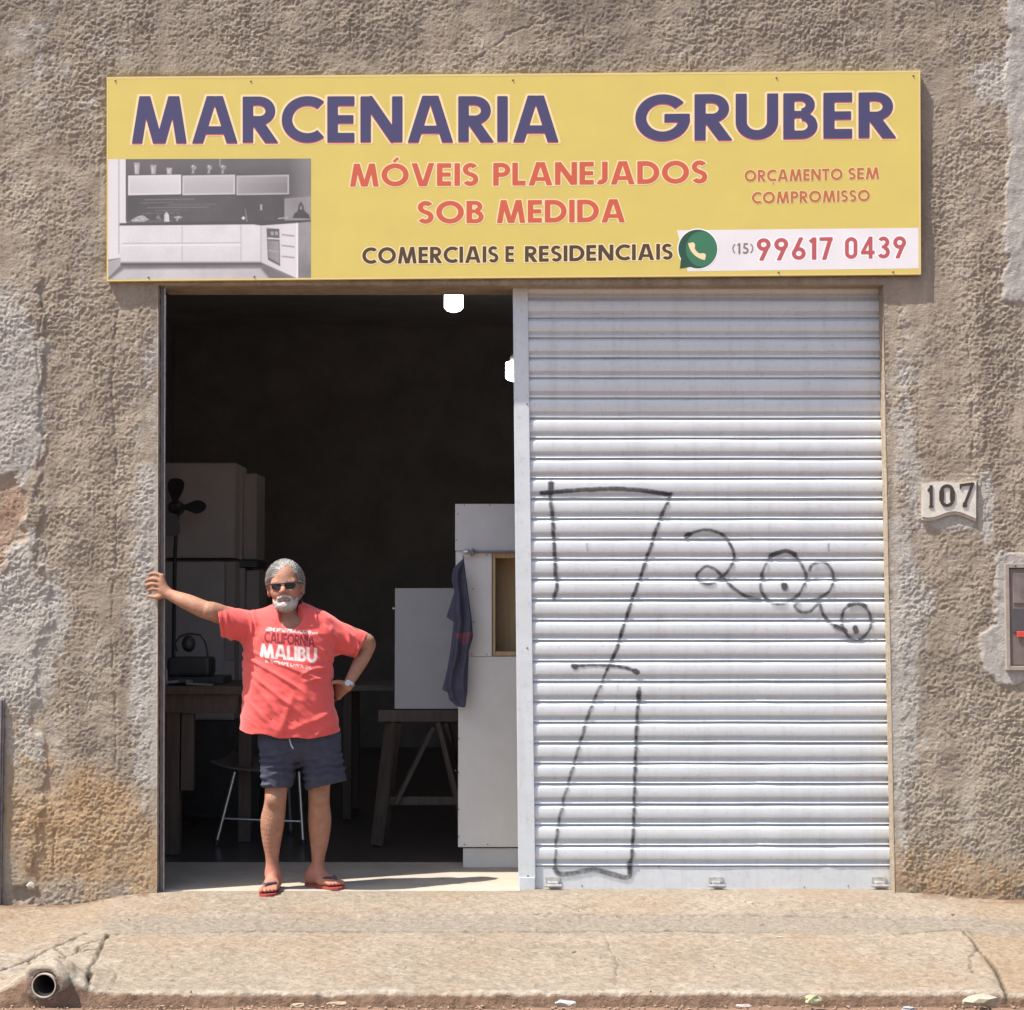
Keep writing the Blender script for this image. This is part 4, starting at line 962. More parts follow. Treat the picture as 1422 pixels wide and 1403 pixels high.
m = MB(); pbox(m, 313, 781, 326.5, 916, Yq-.012, .02, .001); m.build('stile', M_dl2, s2_)
st = thing('cabinet_stand', at(270, 1100, Yq), 'dark base under the stacked pale carcasses', 'stand')
m = MB(); zq = at(270, 1001, Yq+.01).z; a = at(150, 1000, Yq); b = at(360, 1000, Yq); m.rng((a.x, Yq+.02, -.004), (b.x, Yq+.8, zq), .004); m.build('base_box', M_mach, st)
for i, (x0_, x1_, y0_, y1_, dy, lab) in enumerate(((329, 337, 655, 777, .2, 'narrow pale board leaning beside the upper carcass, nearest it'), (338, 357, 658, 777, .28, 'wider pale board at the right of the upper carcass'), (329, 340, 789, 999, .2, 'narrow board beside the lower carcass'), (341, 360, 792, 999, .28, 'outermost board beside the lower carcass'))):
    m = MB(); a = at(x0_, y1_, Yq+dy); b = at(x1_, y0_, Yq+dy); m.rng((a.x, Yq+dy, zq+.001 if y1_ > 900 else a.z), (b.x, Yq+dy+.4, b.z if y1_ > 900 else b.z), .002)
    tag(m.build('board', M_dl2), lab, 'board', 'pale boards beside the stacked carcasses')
m = MB(); a = at(329, 788, Yq+.2); b = at(358, 779, Yq+.2); m.rng((a.x, Yq+.19, a.z), (b.x, Yq+.65, b.z), .002); tag(m.build('shelf_board', M_mach), 'dark shelf board between the upper and lower leaning boards', 'shelf')
fn = thing('fan', at(243, 706, Yq-.35), 'dark three-bladed fan in front of the upper pale carcass', 'fan')
Yf = Yq-.35; c = at(243, 705, Yf)
m = MB(); m.tube([(c.x, Yf-.05, c.z), (c.x, Yf-.02, c.z), (c.x, Yf+.10, c.z), (c.x, Yf+.16, c.z)], [.02, .045, .05, .03], 20); m.build('motor', M_blk, fn, True)
for a0 in (88, 2, 262):
    m = MB(); ring = []
    prf = [(.03, .018), (.07, .028), (.11, .050), (.15, .062), (.19, .064), (.215, .048), (.225, .02)] if a0 != 2 else [(.03, .016), (.08, .022), (.12, .040), (.15, .050), (.175, .046), (.20, .032), (.215, .012)]
    k_ = .88 if a0 != 2 else 1
    A_ = R(a0); ex = Vector((math.cos(A_), 0, math.sin(A_))); ey = Vector((-math.sin(A_), 0, math.cos(A_)))
    rows = []
    for r_, w_ in prf:
        rows.append([m.bm.verts.new(Vector((c.x, Yf-.02, c.z))+ex*r_*k_+ey*(w_*s)+Vector((0, .35*w_*s, 0))) for s in (-1, -.4, .3, .9)])
    for q, s in zip(rows, rows[1:]):
        for j in range(3): m.bm.faces.new((q[j], q[j+1], s[j+1], s[j]))
    r = bmesh.ops.extrude_face_region(m.bm, geom=list(m.bm.faces)); [setattr(v.co, 'y', v.co.y+.006) for v in r['geom'] if isinstance(v, bmesh.types.BMVert)]
    m.build('blade', M_blk, fn, True)
m = MB(); m.tube([(c.x, Yf+.1, c.z), (c.x-.02, Yf+.12, c.z-.3), (c.x-.03, Yf+.12, 0.02)], .014, 10); m.build('stand_pole', M_blk, fn)
m = MB(); m.tube([(c.x-.03, Yf+.12, -.005), (c.x-.03, Yf+.12, .02), (c.x-.03, Yf+.12, .03)], [.2, .19, .03], 24); m.build('base', M_blk, fn)

# chair with tubular legs
Yh = 1.75
ch = thing('chair', at(360, 1172, Yh), 'tubular steel chair with a dark seat standing behind the man', 'chair')
zs_ = at(350, 1068, Yh).z
m = MB(); a = at(293, 1066, Yh); b = at(437, 1066, Yh)
gxx = np.linspace(-1, 1, 15); gyy = np.linspace(0, 1, 11); W_ = (b.x-a.x)/2; cx_ = (a.x+b.x)/2
tops = []
for v in gyy:
    wv = 1-.22*v; tops.append([m.bm.verts.new((cx_+W_*u_*wv*(1-.0*v), Yh+.42*v-.03*(1-u_*u_)*(1-v), zs_+.035*(u_*u_)*(1-v*.3)-.02*math.sin(math.pi*v)+.02*(abs(u_)**4)+.03*v)) for u_ in gxx])
for q, s in zip(tops, tops[1:]):
    for j in range(14): m.bm.faces.new((q[j], q[j+1], s[j+1], s[j]))
r = bmesh.ops.extrude_face_region(m.bm, geom=list(m.bm.faces)); [setattr(v.co, 'z', v.co.z-.014) for v in r['geom'] if isinstance(v, bmesh.types.BMVert)]
m.build('seat', M_seat, ch, True)
for pa, pb, ya, yb in (((326, 1072), (300, 1172), .05, -.02), ((415, 1072), (421, 1174), .05, -.02), ((345, 1074), (345, 1162), .34, .42), ((400, 1074), (404, 1160), .34, .42)):
    a = at(*pa, Yh+ya); b = at(*pb, Yh+yb); b.z = 0; m = MB(); m.tube([a, b], .011, 10); m.build('leg', M_chrome, ch, True)
    m = MB(); m.tube([b+Vector((0, 0, .03)), b+Vector((0, 0, -.004))], .016, 10); m.build('foot_cap', M_blk, ch)
a = at(311, 1137, Yh); b = at(419, 1141, Yh); m = MB(); m.tube([a, b], .007, 8); m.build('stretcher', M_chrome, ch)
a = at(345, 1140, Yh+.38); b = at(404, 1141, Yh+.38); m = MB(); m.tube([a, b], .007, 8); m.build('stretcher', M_chrome, ch)
a = at(311, 1137, Yh-.0); b = at(345, 1141, Yh+.38); m = MB(); m.tube([a, b], .007, 8); m.build('stretcher', M_chrome, ch)
for s in (336, 396):
    a = at(s, 1050, Yh+.40); b = at(s+7, 1000, Yh+.46); m = MB(); m.tube([a, b, b+Vector((0, .02, .12))], .010, 8); m.build('back_post', M_chrome, ch, True)
a = at(340, 985, Yh+.47); b = at(402, 985, Yh+.47); m = MB(); m.rng((a.x, a.y, a.z-.06), (b.x, a.y+.02, a.z+.10), .008); m.build('backrest', M_seat, ch)

# bulbs
m_, nt, ln, b = new_mat('lit_bulb'); b.inputs['Base Color'].default_value = (.9, .9, .9, 1); b.inputs['Emission Color'].default_value = (1, .98, .93, 1); b.inputs['Emission Strength'].default_value = 7.0
M_bulb = m_
def bulb(px0, px1, py0, py1, Yv, lab):
    a = at(px0, py0, Yv); b = at(px1, py1, Yv); cx_ = (a.x+b.x)/2; r_ = (b.x-a.x)/2
    t = thing('light_bulb', (cx_, Yv, b.z), lab, 'bulb', 'lit bulbs hanging in the workshop')
    m = MB(); m.tube([(cx_, Yv, a.z), (cx_, Yv, a.z-.006), (cx_, Yv, b.z+r_*.5), (cx_, Yv, b.z+r_*.18), (cx_, Yv, b.z)], [r_*.85, r_, r_, r_*.7, r_*.15], 24); m.build('glass', M_bulb, t, True)
    m = MB(); m.tube([(cx_, Yv, a.z+.001), (cx_, Yv, a.z+.05), (cx_, Yv, a.z+.07)], [r_*.45, r_*.4, r_*.2], 16); m.build('socket', M_lamg, t, True)
    m = MB(); m.tube([(cx_, Yv, a.z+.071), (cx_+.01, Yv, 4.29)], .006, 6); m.build('cord', M_blk, t)
bulb(617, 643, 392, 434, 3.2, 'lit white bulb directly under the sign, nearer the middle of the opening')
bulb(702, 724, 503, 530, 5.6, 'lit white bulb half hidden by the shutter post')
# ================================================================== THE MAN
YB = .05
man = thing('person', (at(405, 1240, YB).x, YB, 0), 'grey-bearded man in sunglasses, red T-shirt and navy shorts leaning one hand on the jamb', 'person')
class Field:
    def __init__(s, lo, hi, h_):
        s.o = np.array(lo, float); s.h = h_; s.n = (np.ceil((np.array(hi)-s.o)/h_)).astype(int)+1; s.F = np.full(tuple(s.n), .5, np.float32)
    def loc(s, lo, hi, pad):
        a = np.clip(np.floor((np.array(lo)-pad-s.o)/s.h).astype(int), 0, s.n); b = np.clip(np.ceil((np.array(hi)+pad-s.o)/s.h).astype(int)+1, 0, s.n)
        g_ = [s.o[i]+np.arange(a[i], b[i])*s.h for i in range(3)]
        return tuple(slice(a[i], b[i]) for i in range(3)), np.meshgrid(*g_, indexing='ij')
    def add(s, fn, lo, hi, k=.02, pad=.06, op='u'):
        sl, (x, y, z) = s.loc(lo, hi, pad)
        if x.size == 0: return
        d = fn(x, y, z).astype(np.float32); a = s.F[sl]
        if op == 'u': hh = np.maximum(k-np.abs(a-d), 0)/k; s.F[sl] = np.minimum(a, d)-hh*hh*k*.25
        else: d = -d; hh = np.maximum(k-np.abs(a-d), 0)/k; s.F[sl] = np.maximum(a, d)+hh*hh*k*.25
    def cone(s, p, q, r1, r2, k=.02, op='u', sy=1.0):
        p = np.array(p); q = np.array(q); d = q-p; L2 = (d*d).sum(); r = max(r1, r2)
        def fn(x, y, z):
            t = np.clip(((x-p[0])*d[0]+(y-p[1])*d[1]+(z-p[2])*d[2])/L2, 0, 1)
            yy = (y-p[1]-t*d[1])/sy
            return np.sqrt((x-p[0]-t*d[0])**2+yy**2+(z-p[2]-t*d[2])**2)-(r1+(r2-r1)*t)
        s.add(fn, np.minimum(p, q)-r, np.maximum(p, q)+r, k, op=op)
    def ell(s, c, r, k=.02, op='u', rot=None):
        c = np.array(c); r = np.array(r)
        def fn(x, y, z):
            X_, Y_, Z_ = x-c[0], y-c[1], z-c[2]
            if rot is not None: X_, Y_, Z_ = [rot[i][0]*X_+rot[i][1]*Y_+rot[i][2]*Z_ for i in range(3)]
            n_ = np.sqrt((X_/r[0])**2+(Y_/r[1])**2+(Z_/r[2])**2)+1e-9; m_ = np.sqrt((X_/r[0]**2)**2+(Y_/r[1]**2)**2+(Z_/r[2]**2)**2)+1e-9
            return n_*(n_-1)/m_
        R_ = max(r); s.add(fn, c-R_, c+R_, k, op=op)
    def chain(s, pts, k=.02):
        P_ = [np.array(list(p)+[r]) for p, r in pts]; q = [P_[0]]+P_+[P_[-1]]; o_ = []
        for a, b, c, d in zip(q, q[1:], q[2:], q[3:]):
            for t in (0, .25, .5, .75): o_.append(.5*(2*b+(c-a)*t+(2*a-5*b+4*c-d)*t*t+(3*b-a-3*c+d)*t**3))
        o_.append(P_[-1]); o_ = np.array(o_)
        def fn(x, y, z):
            D = np.full(x.shape, 9.0)
            for p, w_ in zip(o_, o_[1:]):
                d = w_[:3]-p[:3]; L2 = (d*d).sum()+1e-12; t = np.clip(((x-p[0])*d[0]+(y-p[1])*d[1]+(z-p[2])*d[2])/L2, 0, 1)
                D = np.minimum(D, np.sqrt((x-p[0]-t*d[0])**2+(y-p[1]-t*d[1])**2+(z-p[2]-t*d[2])**2)-(p[3]+(w_[3]-p[3])*t))
            return D
        r = o_[:, 3].max(); s.add(fn, o_[:, :3].min(0)-r, o_[:, :3].max(0)+r, k)
    def mesh(s): return surfnet(s.F, s.o, s.h)
def A(px, py, y): return tuple(at(px, py, y))
# head frame
HC = at(396.5, 813, .0); HR = R(4.5); ca, sa = math.cos(HR), math.sin(HR)
def hp_(x, y, z):   # local: x image right, y forward (towards camera), z up
    return (HC.x+x*ca-z*sa, HC.y-y, HC.z+x*sa+z*ca)
hrot = ((ca, 0, sa), (0, 1, 0), (-sa, 0, ca))
B = Field((at(198, 800, 0).x, -.22, -.01), (at(530, 800, 0).x, .34, 1.80), .0045)
# legs
B.chain([(A(388, 1030, YB), .075), (A(385, 1070, YB+.005), .064), (A(382.5, 1112, YB+.005), .0565), (A(378.5, 1140, YB+.02), .0625), (A(377.5, 1165, YB+.03), .051), (A(378, 1190, YB+.035), .035), (A(378, 1212, YB+.035), .034)], .03)
B.chain([(A(444, 1030, YB+.03), .078), (A(443, 1070, YB+.055), .066), (A(443, 1110, YB+.07), .055), (A(444, 1140, YB+.10), .061), (A(443.5, 1165, YB+.11), .051), (A(442, 1190, YB+.115), .0355), (A(441.5, 1212, YB+.115), .030)], .03)
B.ell(A(380, 1110, YB-.045), (.032, .025, .036), .03); B.ell(A(444, 1107, YB+.035), (.032, .025, .036), .03)
# feet
def foot(heel, toe, gz, sgn_, ank):
    hv = Vector((heel[0], heel[1], 0)); tv = Vector((toe[0], toe[1], 0)); d = (tv-hv).normalized(); L = (tv-hv).length; n_ = Vector((-d.y, d.x, 0))*sgn_
    P_ = lambda a, b, z: tuple(hv+d*(a*L)+n_*b+Vector((0, 0, gz+z)))
    B.cone(P_(.12, 0, .045), P_(.16, 0, .085), .033, .030, .03); B.cone(P_(.13, 0, .042), P_(.5, -.008, .042), .031, .028, .03)
    B.cone(ank, P_(.20, 0, .07), .030, .033, .03); B.cone(P_(.25, .0, .075), P_(.62, .010, .045), .028, .020, .03)
    B.cone(P_(.5, -.022, .034), P_(.68, -.026, .031), .018, .015, .03); B.cone(P_(.5, .022, .036), P_(.7, .024, .034), .020, .019, .03)
    for i, (off, a0, a1, r_) in enumerate(((.030, .74, .96, .0125), (.010, .75, .955, .0095), (-.006, .73, .92, .009), (-.021, .71, .88, .0085), (-.034, .68, .83, .008))):
        B.cone(P_(a0, off*.95, .036), P_(a1-.04, off*1.08, .030), r_, r_, .008); B.cone(P_(a1-.04, off*1.08, .030), P_(a1, off*1.08, .027), r_, r_*.9, .006)
    return hv, d, n_, L
fR = foot((at(381, 1230, .10).x, .155), (at(369.5, 1240, -.12).x, -.095), -.004, -1, A(378, 1212, YB+.035))
fL = foot((at(427, 1228, .2).x, .205), (at(472, 1233, .05).x, .065), .005, 1, A(441.5, 1212, YB+.115))
# torso, neck, shoulders (under the shirt)
B.ell(A(404, 1010, YB), (.155, .11, .12), .05); B.ell(A(402, 950, YB-.01), (.165, .13, .16), .06); B.ell(A(401, 895, YB), (.165, .105, .13), .06)
B.cone(A(350, 872, YB+.01), A(455, 874, YB+.02), .055, .058, .05)
B.cone(A(402, 872, YB+.005), A(398, 838, YB-.02), .062, .058, .04); B.ell(A(403, 868, YB-.045), (.085, .05, .05), .04)
# arm to the jamb
B.chain([(A(352, 872, YB), .056), (A(300, 851, -.085), .050), (A(285, 847, -.095), .046), (A(262, 837, -.085), .042), (A(243, 829, -.06), .032), (A(230, 823, -.045), .027)], .025)
for (k0, k1, k2, r_) in (((224.5, 800), (214.5, 796.5), (208, 798), .0085), ((223, 806.5), (212, 804), (204.5, 806.5), .0092), ((223, 813), (211.5, 811), (204, 813), .0092), ((224, 819.5), (213.5, 818), (206.5, 820), .0080)):
    B.cone(A(231, 822, -.045), A(*k0, -.050), .017, .013, .016); B.chain([(A(*k0, -.050), r_*1.3), (A(*k1, -.047), r_*1.24), (A(*k2, -.028), r_*1.08)], .004)
B.chain([(A(230, 825, -.045), .016), (A(220, 829.5, -.05), .0130), (A(213, 829, -.045), .0108), (A(207, 828, -.032), .0088)], .008); B.cone(A(226, 818, -.048), A(219, 826, -.045), .014, .010, .012)
# arm on the hip
B.chain([(A(455, 874, YB+.02), .062), (A(500, 889, YB+.08), .050), (A(511, 893, YB+.10), .041), (A(508, 903, YB+.095), .042), (A(500, 920, YB+.075), .038), (A(490, 938, YB+.045), .030), (A(483, 951, YB+.02), .0255)], .025)
for i, (k0, k1, k2) in enumerate((((469, 949), (461, 953), (454, 958)), ((468, 956), (459, 960), (452, 964)), ((468, 963), (460, 967), (453, 971)), ((470, 969), (463, 973), (457, 977)))):
    B.cone(A(482, 954, YB+.022), A(*k0, YB+.06), .018, .014, .018); B.chain([(A(*k0, YB+.06), .011), (A(*k1, YB+.105), .0095), (A(*k2, YB+.13), .008)], .005)
B.chain([(A(479, 950, YB+.01), .015), (A(470, 947, YB-.01), .011), (A(462, 948, YB-.04), .009)], .008)
# head
B.ell(hp_(0, -.008, .022), (.086, .104, .112), .02, rot=hrot); B.ell(hp_(0, .030, -.050), (.064, .066, .072), .04, rot=hrot)
B.cone(hp_(-.026, .055, -.100), hp_(.026, .055, -.100), .024, .024, .03); B.cone(hp_(-.048, .075, .012), hp_(.048, .075, .012), .014, .014, .02)
B.cone(hp_(-.05, .058, -.035), hp_(-.035, .070, -.045), .020, .018, .02); B.cone(hp_(.05, .058, -.035), hp_(.035, .070, -.045), .020, .018, .02)
B.cone(hp_(0, .092, .0), hp_(0, .116, -.030), .0095, .0135, .012); B.ell(hp_(-.014, .103, -.034), (.0085, .010, .008), .008, rot=hrot); B.ell(hp_(.014, .103, -.034), (.0085, .010, .008), .008, rot=hrot)
B.ell(hp_(-.031, .090, -.006), (.016, .012, .011), .010, 's', rot=hrot); B.ell(hp_(.031, .090, -.006), (.016, .012, .011), .010, 's', rot=hrot)
B.cone(hp_(-.024, .088, -.068), hp_(.024, .088, -.068), .0065, .0065, .008); B.cone(hp_(-.018, .089, -.080), hp_(.018, .089, -.080), .0075, .0075, .008)
B.cone(hp_(-.020, .100, -.0745), hp_(.020, .100, -.0735), .0030, .0030, .004, 's')
for s_ in (-1, 1):
    B.ell(hp_(s_*.089, -.006, -.022), (.011, .022, .034), .012, rot=hrot); B.ell(hp_(s_*.098, .004, -.018), (.006, .010, .018), .006, 's', rot=hrot)
Vb, Qb = B.mesh()
lx = (Vb[:, 0]-HC.x)*ca+(Vb[:, 2]-HC.z)*sa; lz = -(Vb[:, 0]-HC.x)*sa+(Vb[:, 2]-HC.z)*ca; ly = -(Vb[:, 1]-HC.y)
lip = ((np.abs(lx) < .024)*(lz < -.066)*(lz > -.084)*(ly > .075)).astype(float)
teeth = ((np.abs(lx) < .018)*(np.abs(lz+.0745) < .0030)*(ly > .07)).astype(float)*.35
ruddy = np.clip(.8*np.exp(-((lz+.03)/.02)**2-(lx/.03)**2)*(ly > .06)+.6*np.exp(-((lz+.035)/.03)**2-((np.abs(lx)-.05)/.025)**2)*(ly > .03)+.45*(Vb[:, 2] < .14)+.35*sst(.45, .1, Vb[:, 2]), 0, 1)
m_, nt, ln, b = new_mat('tanned_skin')
tc0 = nt.new('ShaderNodeTexCoord'); n1_ = noise(nt, ln, 18, 5, .65, tc0.outputs['Object']); n2_ = noise(nt, ln, 120, 3, .6, tc0.outputs['Object'])
c_ = mixc(nt, ln, ramp(nt, ln, n1_.outputs['Fac'], .3, .7), (.27, .130, .080), (.385, .200, .132))
c_ = mixc(nt, ln, N_mul(nt, ln, attr(nt, 'ruddy'), .6), c_, (.38, .13, .095)); c_ = mixc(nt, ln, attr(nt, 'lip'), c_, (.24, .105, .085)); c_ = mixc(nt, ln, attr(nt, 'teeth'), c_, (.6, .55, .48))
ln.new(c_, b.inputs['Base Color']); b.inputs['Roughness'].default_value = .6; b.inputs['Specular IOR Level'].default_value = .3
b.inputs['Subsurface Weight'].default_value = .08; b.inputs['Subsurface Radius'].default_value = (.01, .004, .002); b.inputs['Subsurface Scale'].default_value = .5
bump(nt, ln, b, n2_.outputs['Fac'], .003)
npmesh('body', Vb, Qb, m_, man, attrs=dict(lip=lip, teeth=teeth, ruddy=ruddy))

# hair and beard
Hf = Field(np.array(hp_(-.16, 0, -.2))-np.array((0, .16, 0)), np.array(hp_(.16, 0, .17))+np.array((0, .16, 0)), .0035)
Hf.ell(hp_(0, -.014, .018), (.0945, .111, .1195), .02, rot=hrot); Hf.ell(hp_(0, -.055, -.03), (.082, .060, .075), .03, rot=hrot)
x, y, z = np.meshgrid(*[Hf.o[i]+np.arange(Hf.n[i])*Hf.h for i in range(3)], indexing='ij')
LX = (x-HC.x)*ca+(z-HC.z)*sa; LZ = -(x-HC.x)*sa+(z-HC.z)*ca; LY = -(y-HC.y)
strand = .0007*np.sin(LX*420+LY*160+6*n2(LX, LZ, .03, 5))
hl = np.interp(LX, [-.075, -.05, -.025, -.005, .012, .030, .045, .060, .075], [.030, .050, .066, .074, .098, .104, .090, .062, .030])+.004*np.sin(LX*300)
face = np.maximum.reduce([np.abs(LX)-(.074-.10*np.clip(LZ-.03, 0, 1)), LZ-hl, -(LY-.024)])   # negative in the face opening
side = np.maximum(LZ+.0-.0, 0)
low = np.where(LY > -.02, -.012-LZ, -.085-LZ)
Hh = np.maximum.reduce([Hf.F+strand, -face, low, np.where((LY > .034) & (LZ < .0), .01, -1)])
Hh = np.where((np.abs(LX) > .07) & (LY > -.035) & (LY < .03) & (LZ < -.004), .01, Hh)
V_, Q_ = surfnet(Hh.astype(np.float32), Hf.o, Hf.h)
m_, nt, ln, b = new_mat('grey_hair'); tc0 = nt.new('ShaderNodeTexCoord'); mp = nt.new('ShaderNodeMapping'); ln.new(tc0.outputs['Object'], mp.inputs[0]); mp.inputs['Scale'].default_value = (190, 60, 35)
n_ = noise(nt, ln, 1.0, 5, .7, mp.outputs[0], .6)
ln.new(mixc(nt, ln, ramp(nt, ln, n_.outputs['Fac'], .35, .65), (.12, .11, .105), (.38, .36, .35)), b.inputs['Base Color']); b.inputs['Roughness'].default_value = .6; bump(nt, ln, b, n_.outputs['Fac'], .004)
hair_ob = npmesh('hair', V_, Q_, m_, man)
m_str = []
for cc in ((.15, .14, .132), (.31, .295, .285), (.50, .485, .475)):
    q_, nt, ln, b = new_mat('hair_strand_colour'); b.inputs['Base Color'].default_value = (*cc, 1); b.inputs['Roughness'].default_value = .5; m_str.append(q_)
def strands(name, Vs, n, comb, length, rad, mats, parent, seed, lift=.0018):
    rn_ = np.random.RandomState(seed); cen = np.array((HC.x, HC.y+.01, HC.z-.0)); pick = rn_.randint(0, len(Vs), n); VV_, FF_, MI = [], [], []
    for q_ in pick:
        p = Vs[q_]+rn_.uniform(-.0012, .0012, 3); pts_ = []; L = length*rn_.uniform(.6, 1.25); d0 = None
        r0 = np.linalg.norm(p-cen)
        for k in range(5):
            nn = (p-cen)/np.linalg.norm(p-cen); d = np.array(comb(p-cen, rn_)); d = d-nn*(d@nn); d /= np.linalg.norm(d)+1e-6
            pts_.append(p+nn*(lift*math.sin(k/4*math.pi)*rn_.uniform(.5, 1.3)+.0005)); p = p+d*L/4
        for k, p_ in enumerate(pts_):
            w__ = rad*(1-.75*k/4); d = pts_[min(k+1, 4)]-pts_[max(k-1, 0)]; nn = p_-cen; sd = np.cross(d, nn); sd /= np.linalg.norm(sd)+1e-9; nn = nn/np.linalg.norm(nn)
            b0 = len(VV_); VV_ += [p_-sd*w__, p_+sd*w__, p_+nn*w__*1.2]
            if k: FF_ += [(b0-3, b0-2, b0+1, b0), (b0-2, b0-1, b0+2, b0+1), (b0-1, b0-3, b0, b0+2)]; MI += [q_ % 7]*3
    o = npmesh(name, np.array(VV_), np.array(FF_), mats, parent)
    mi = np.array([0 if m__ < 2 else 1 if m__ < 5 else 2 for m__ in MI], dtype=np.int32); o.data.polygons.foreach_set('material_index', mi)
    o['kind'] = 'stuff'; return o
hs_ob = strands('hair_strands', V_[V_[:, 1] < HC.y+.09], 3600, lambda v, r: (v[0]*2.0-.45*(v[1] < 0)+r.normal(0, .05), 1.0+r.normal(0, .06), -.15-5*abs(v[0])+r.normal(0, .05)), .050, .0008, m_str, man, 5)
Hf = Field(np.array(hp_(-.11, 0, -.17))-np.array((0, .16, 0)), np.array(hp_(.11, 0, -.03))+np.array((0, .02, 0)), .0035)
Hf.ell(hp_(0, .052, -.104), (.050, .051, .035), .02, rot=hrot); Hf.cone(hp_(-.047, .045, -.070), hp_(-.036, .060, -.10), .014, .02, .02); Hf.cone(hp_(.047, .045, -.070), hp_(.036, .060, -.10), .014, .02, .02)
Hf.cone(hp_(-.056, .022, -.045), hp_(-.048, .040, -.085), .009, .015, .02); Hf.cone(hp_(.056, .022, -.045), hp_(.048, .040, -.085), .009, .015, .02)
for s_ in (-1, 1): Hf.cone(hp_(0, .095, -.056), hp_(s_*.030, .084, -.065), .0095, .0085, .008); Hf.cone(hp_(s_*.030, .084, -.065), hp_(s_*.038, .073, -.090), .0085, .010, .010)
Hf.ell(hp_(0, .108, -.0755), (.0215, .030, .0068), .005, 's', rot=hrot)
x, y, z = np.meshgrid(*[Hf.o[i]+np.arange(Hf.n[i])*Hf.h for i in range(3)], indexing='ij')
Hf.F += (.0022*n2(x+y*.5, z*.6, .008, 8)).astype(np.float32)
V_, Q_ = Hf.mesh()
m2, nt, ln, b = new_mat('white_beard'); tc0 = nt.new('ShaderNodeTexCoord'); n_ = noise(nt, ln, 160, 5, .7, tc0.outputs['Object'])
ln.new(mixc(nt, ln, ramp(nt, ln, n_.outputs['Fac'], .35, .65), (.30, .26, .24), (.62, .58, .55)), b.inputs['Base Color']); b.inputs['Roughness'].default_value = .75; bump(nt, ln, b, n_.outputs['Fac'], .004)
npmesh('beard', V_, Q_, m2, man)
strands('beard_strands', V_[V_[:, 1] < HC.y-.02], 1300, lambda v, r: (v[0]*4+r.normal(0, .5), -.2+r.normal(0, .4), -1.0+r.normal(0, .25)), .012, .0009, [m_str[1], m_str[2], m2], man, 9, .002)
m = MB()
for s_ in (-1, 1): m.tube([hp_(s_*.014, .092, .018), hp_(s_*.032, .090, .022), hp_(s_*.052, .076, .017)], [.003, .0042, .0025], 8)
m.build('eyebrows', m2, man, True)
# sunglasses
M_lens = mat('dark_lens', (.014, .008, .009), .12, 0, .1, 10, spec=.35); M_frm = mat('dark_frame', (.035, .018, .018), .3, 0, .1, 10)
gl = bpy.data.objects.new('sunglasses', None); C.objects.link(gl); gl.parent = man; gl.matrix_parent_inverse = Matrix.Translation(-Vector(man.location)); gl.location = hp_(0, .1, -.004); bpy.context.view_layer.update()
def sub(o): 
    o.matrix_parent_inverse = Matrix.Translation(-Vector(gl.location)); return o
for s_ in (-1, 1):
    m = MB(); pr = [(.008, .006), (.012, .0115), (.034, .0135), (.058, .012), (.064, .004), (.060, -.010), (.046, -.0185), (.026, -.019), (.012, -.012), (.008, -.002)]
    fr_ = [m.bm.verts.new(hp_(s_*a_, .107-6*a_*a_, c_-.004)) for a_, c_ in pr]; bk = [m.bm.verts.new(hp_(s_*a_, .104-6*a_*a_, c_-.004)) for a_, c_ in pr]
    m.bm.faces.new(fr_); m.bm.faces.new(bk[::-1]); [m.bm.faces.new((fr_[i], fr_[(i+1) % 10], bk[(i+1) % 10], bk[i])) for i in range(10)]
    sub(m.build('lens', M_lens, gl))
m = MB(); m.tube([hp_(a_, .108-6*a_*a_, .0095) for a_ in (-.066, -.04, -.015, 0, .015, .04, .066)], .0034, 8); sub(m.build('brow_bar', M_frm, gl, True))
for s_ in (-1, 1):
    m = MB(); m.tube([hp_(s_*.066, .082, .009), hp_(s_*.084, .060, .006), hp_(s_*.097, .012, .0), hp_(s_*.096, -.01, -.012)], .0028, 8); sub(m.build('temple', M_frm, gl, True))

# T-shirt
S_ = Field((at(296, 800, 0).x, -.20, at(400, 1036, 0).z), (at(522, 800, 0).x, .26, at(400, 834, 0).z), .0037)
rows = [(836, 384, 420, .05, .06), (843, 366, 436, .07, .07), (849, 352, 449, .090, .085), (858, 343, 459, .105, .10), (880, 338, 465, .135, .115), (910, 336.5, 464, .145, .12), (940, 336.5, 462, .160, .12), (970, 336, 464.5, .172, .115), (1000, 333.5, 470, .168, .115), (1036, 329.5, 476.5, .155, .115)]
rz = np.array([at(400, r_[0], YB-.05).z for r_ in rows])[::-1]
rc = np.array([(at((r_[1]+r_[2])/2, 900, YB-.02).x) for r_ in rows])[::-1]; rw = np.array([(r_[2]-r_[1])/2/263.0 for r_ in rows])[::-1]
rf = np.array([r_[3] for r_ in rows])[::-1]; rb = np.array([r_[4] for r_ in rows])[::-1]
def torso(x, y, z):
    c = np.interp(z, rz, rc); w_ = np.interp(z, rz, rw); f_ = np.interp(z, rz, rf); b_ = np.interp(z, rz, rb)
    yy = y-YB; d_ = np.where(yy < 0, f_, b_); q = (np.abs((x-c)/w_)**2.3+np.abs(yy/d_)**2.3)**(1/2.3)
    return (q-1)*np.minimum(w_, d_)*1.0
S_.add(torso, (S_.o), S_.o+S_.n*S_.h, .001)
S_.cone(A(352, 872, YB), A(300, 861, -.065), .086, .086, .04); S_.cone(A(452, 876, YB+.02), A(506, 899, YB+.10), .080, .078, .04)
x, y, z = np.meshgrid(*[(S_.o[i]+np.arange(S_.n[i])*S_.h).astype(np.float32) for i in range(3)], indexing='ij')
px_, py_ = proj(x, y, z)
front = sst(.06, -.02, y-YB)
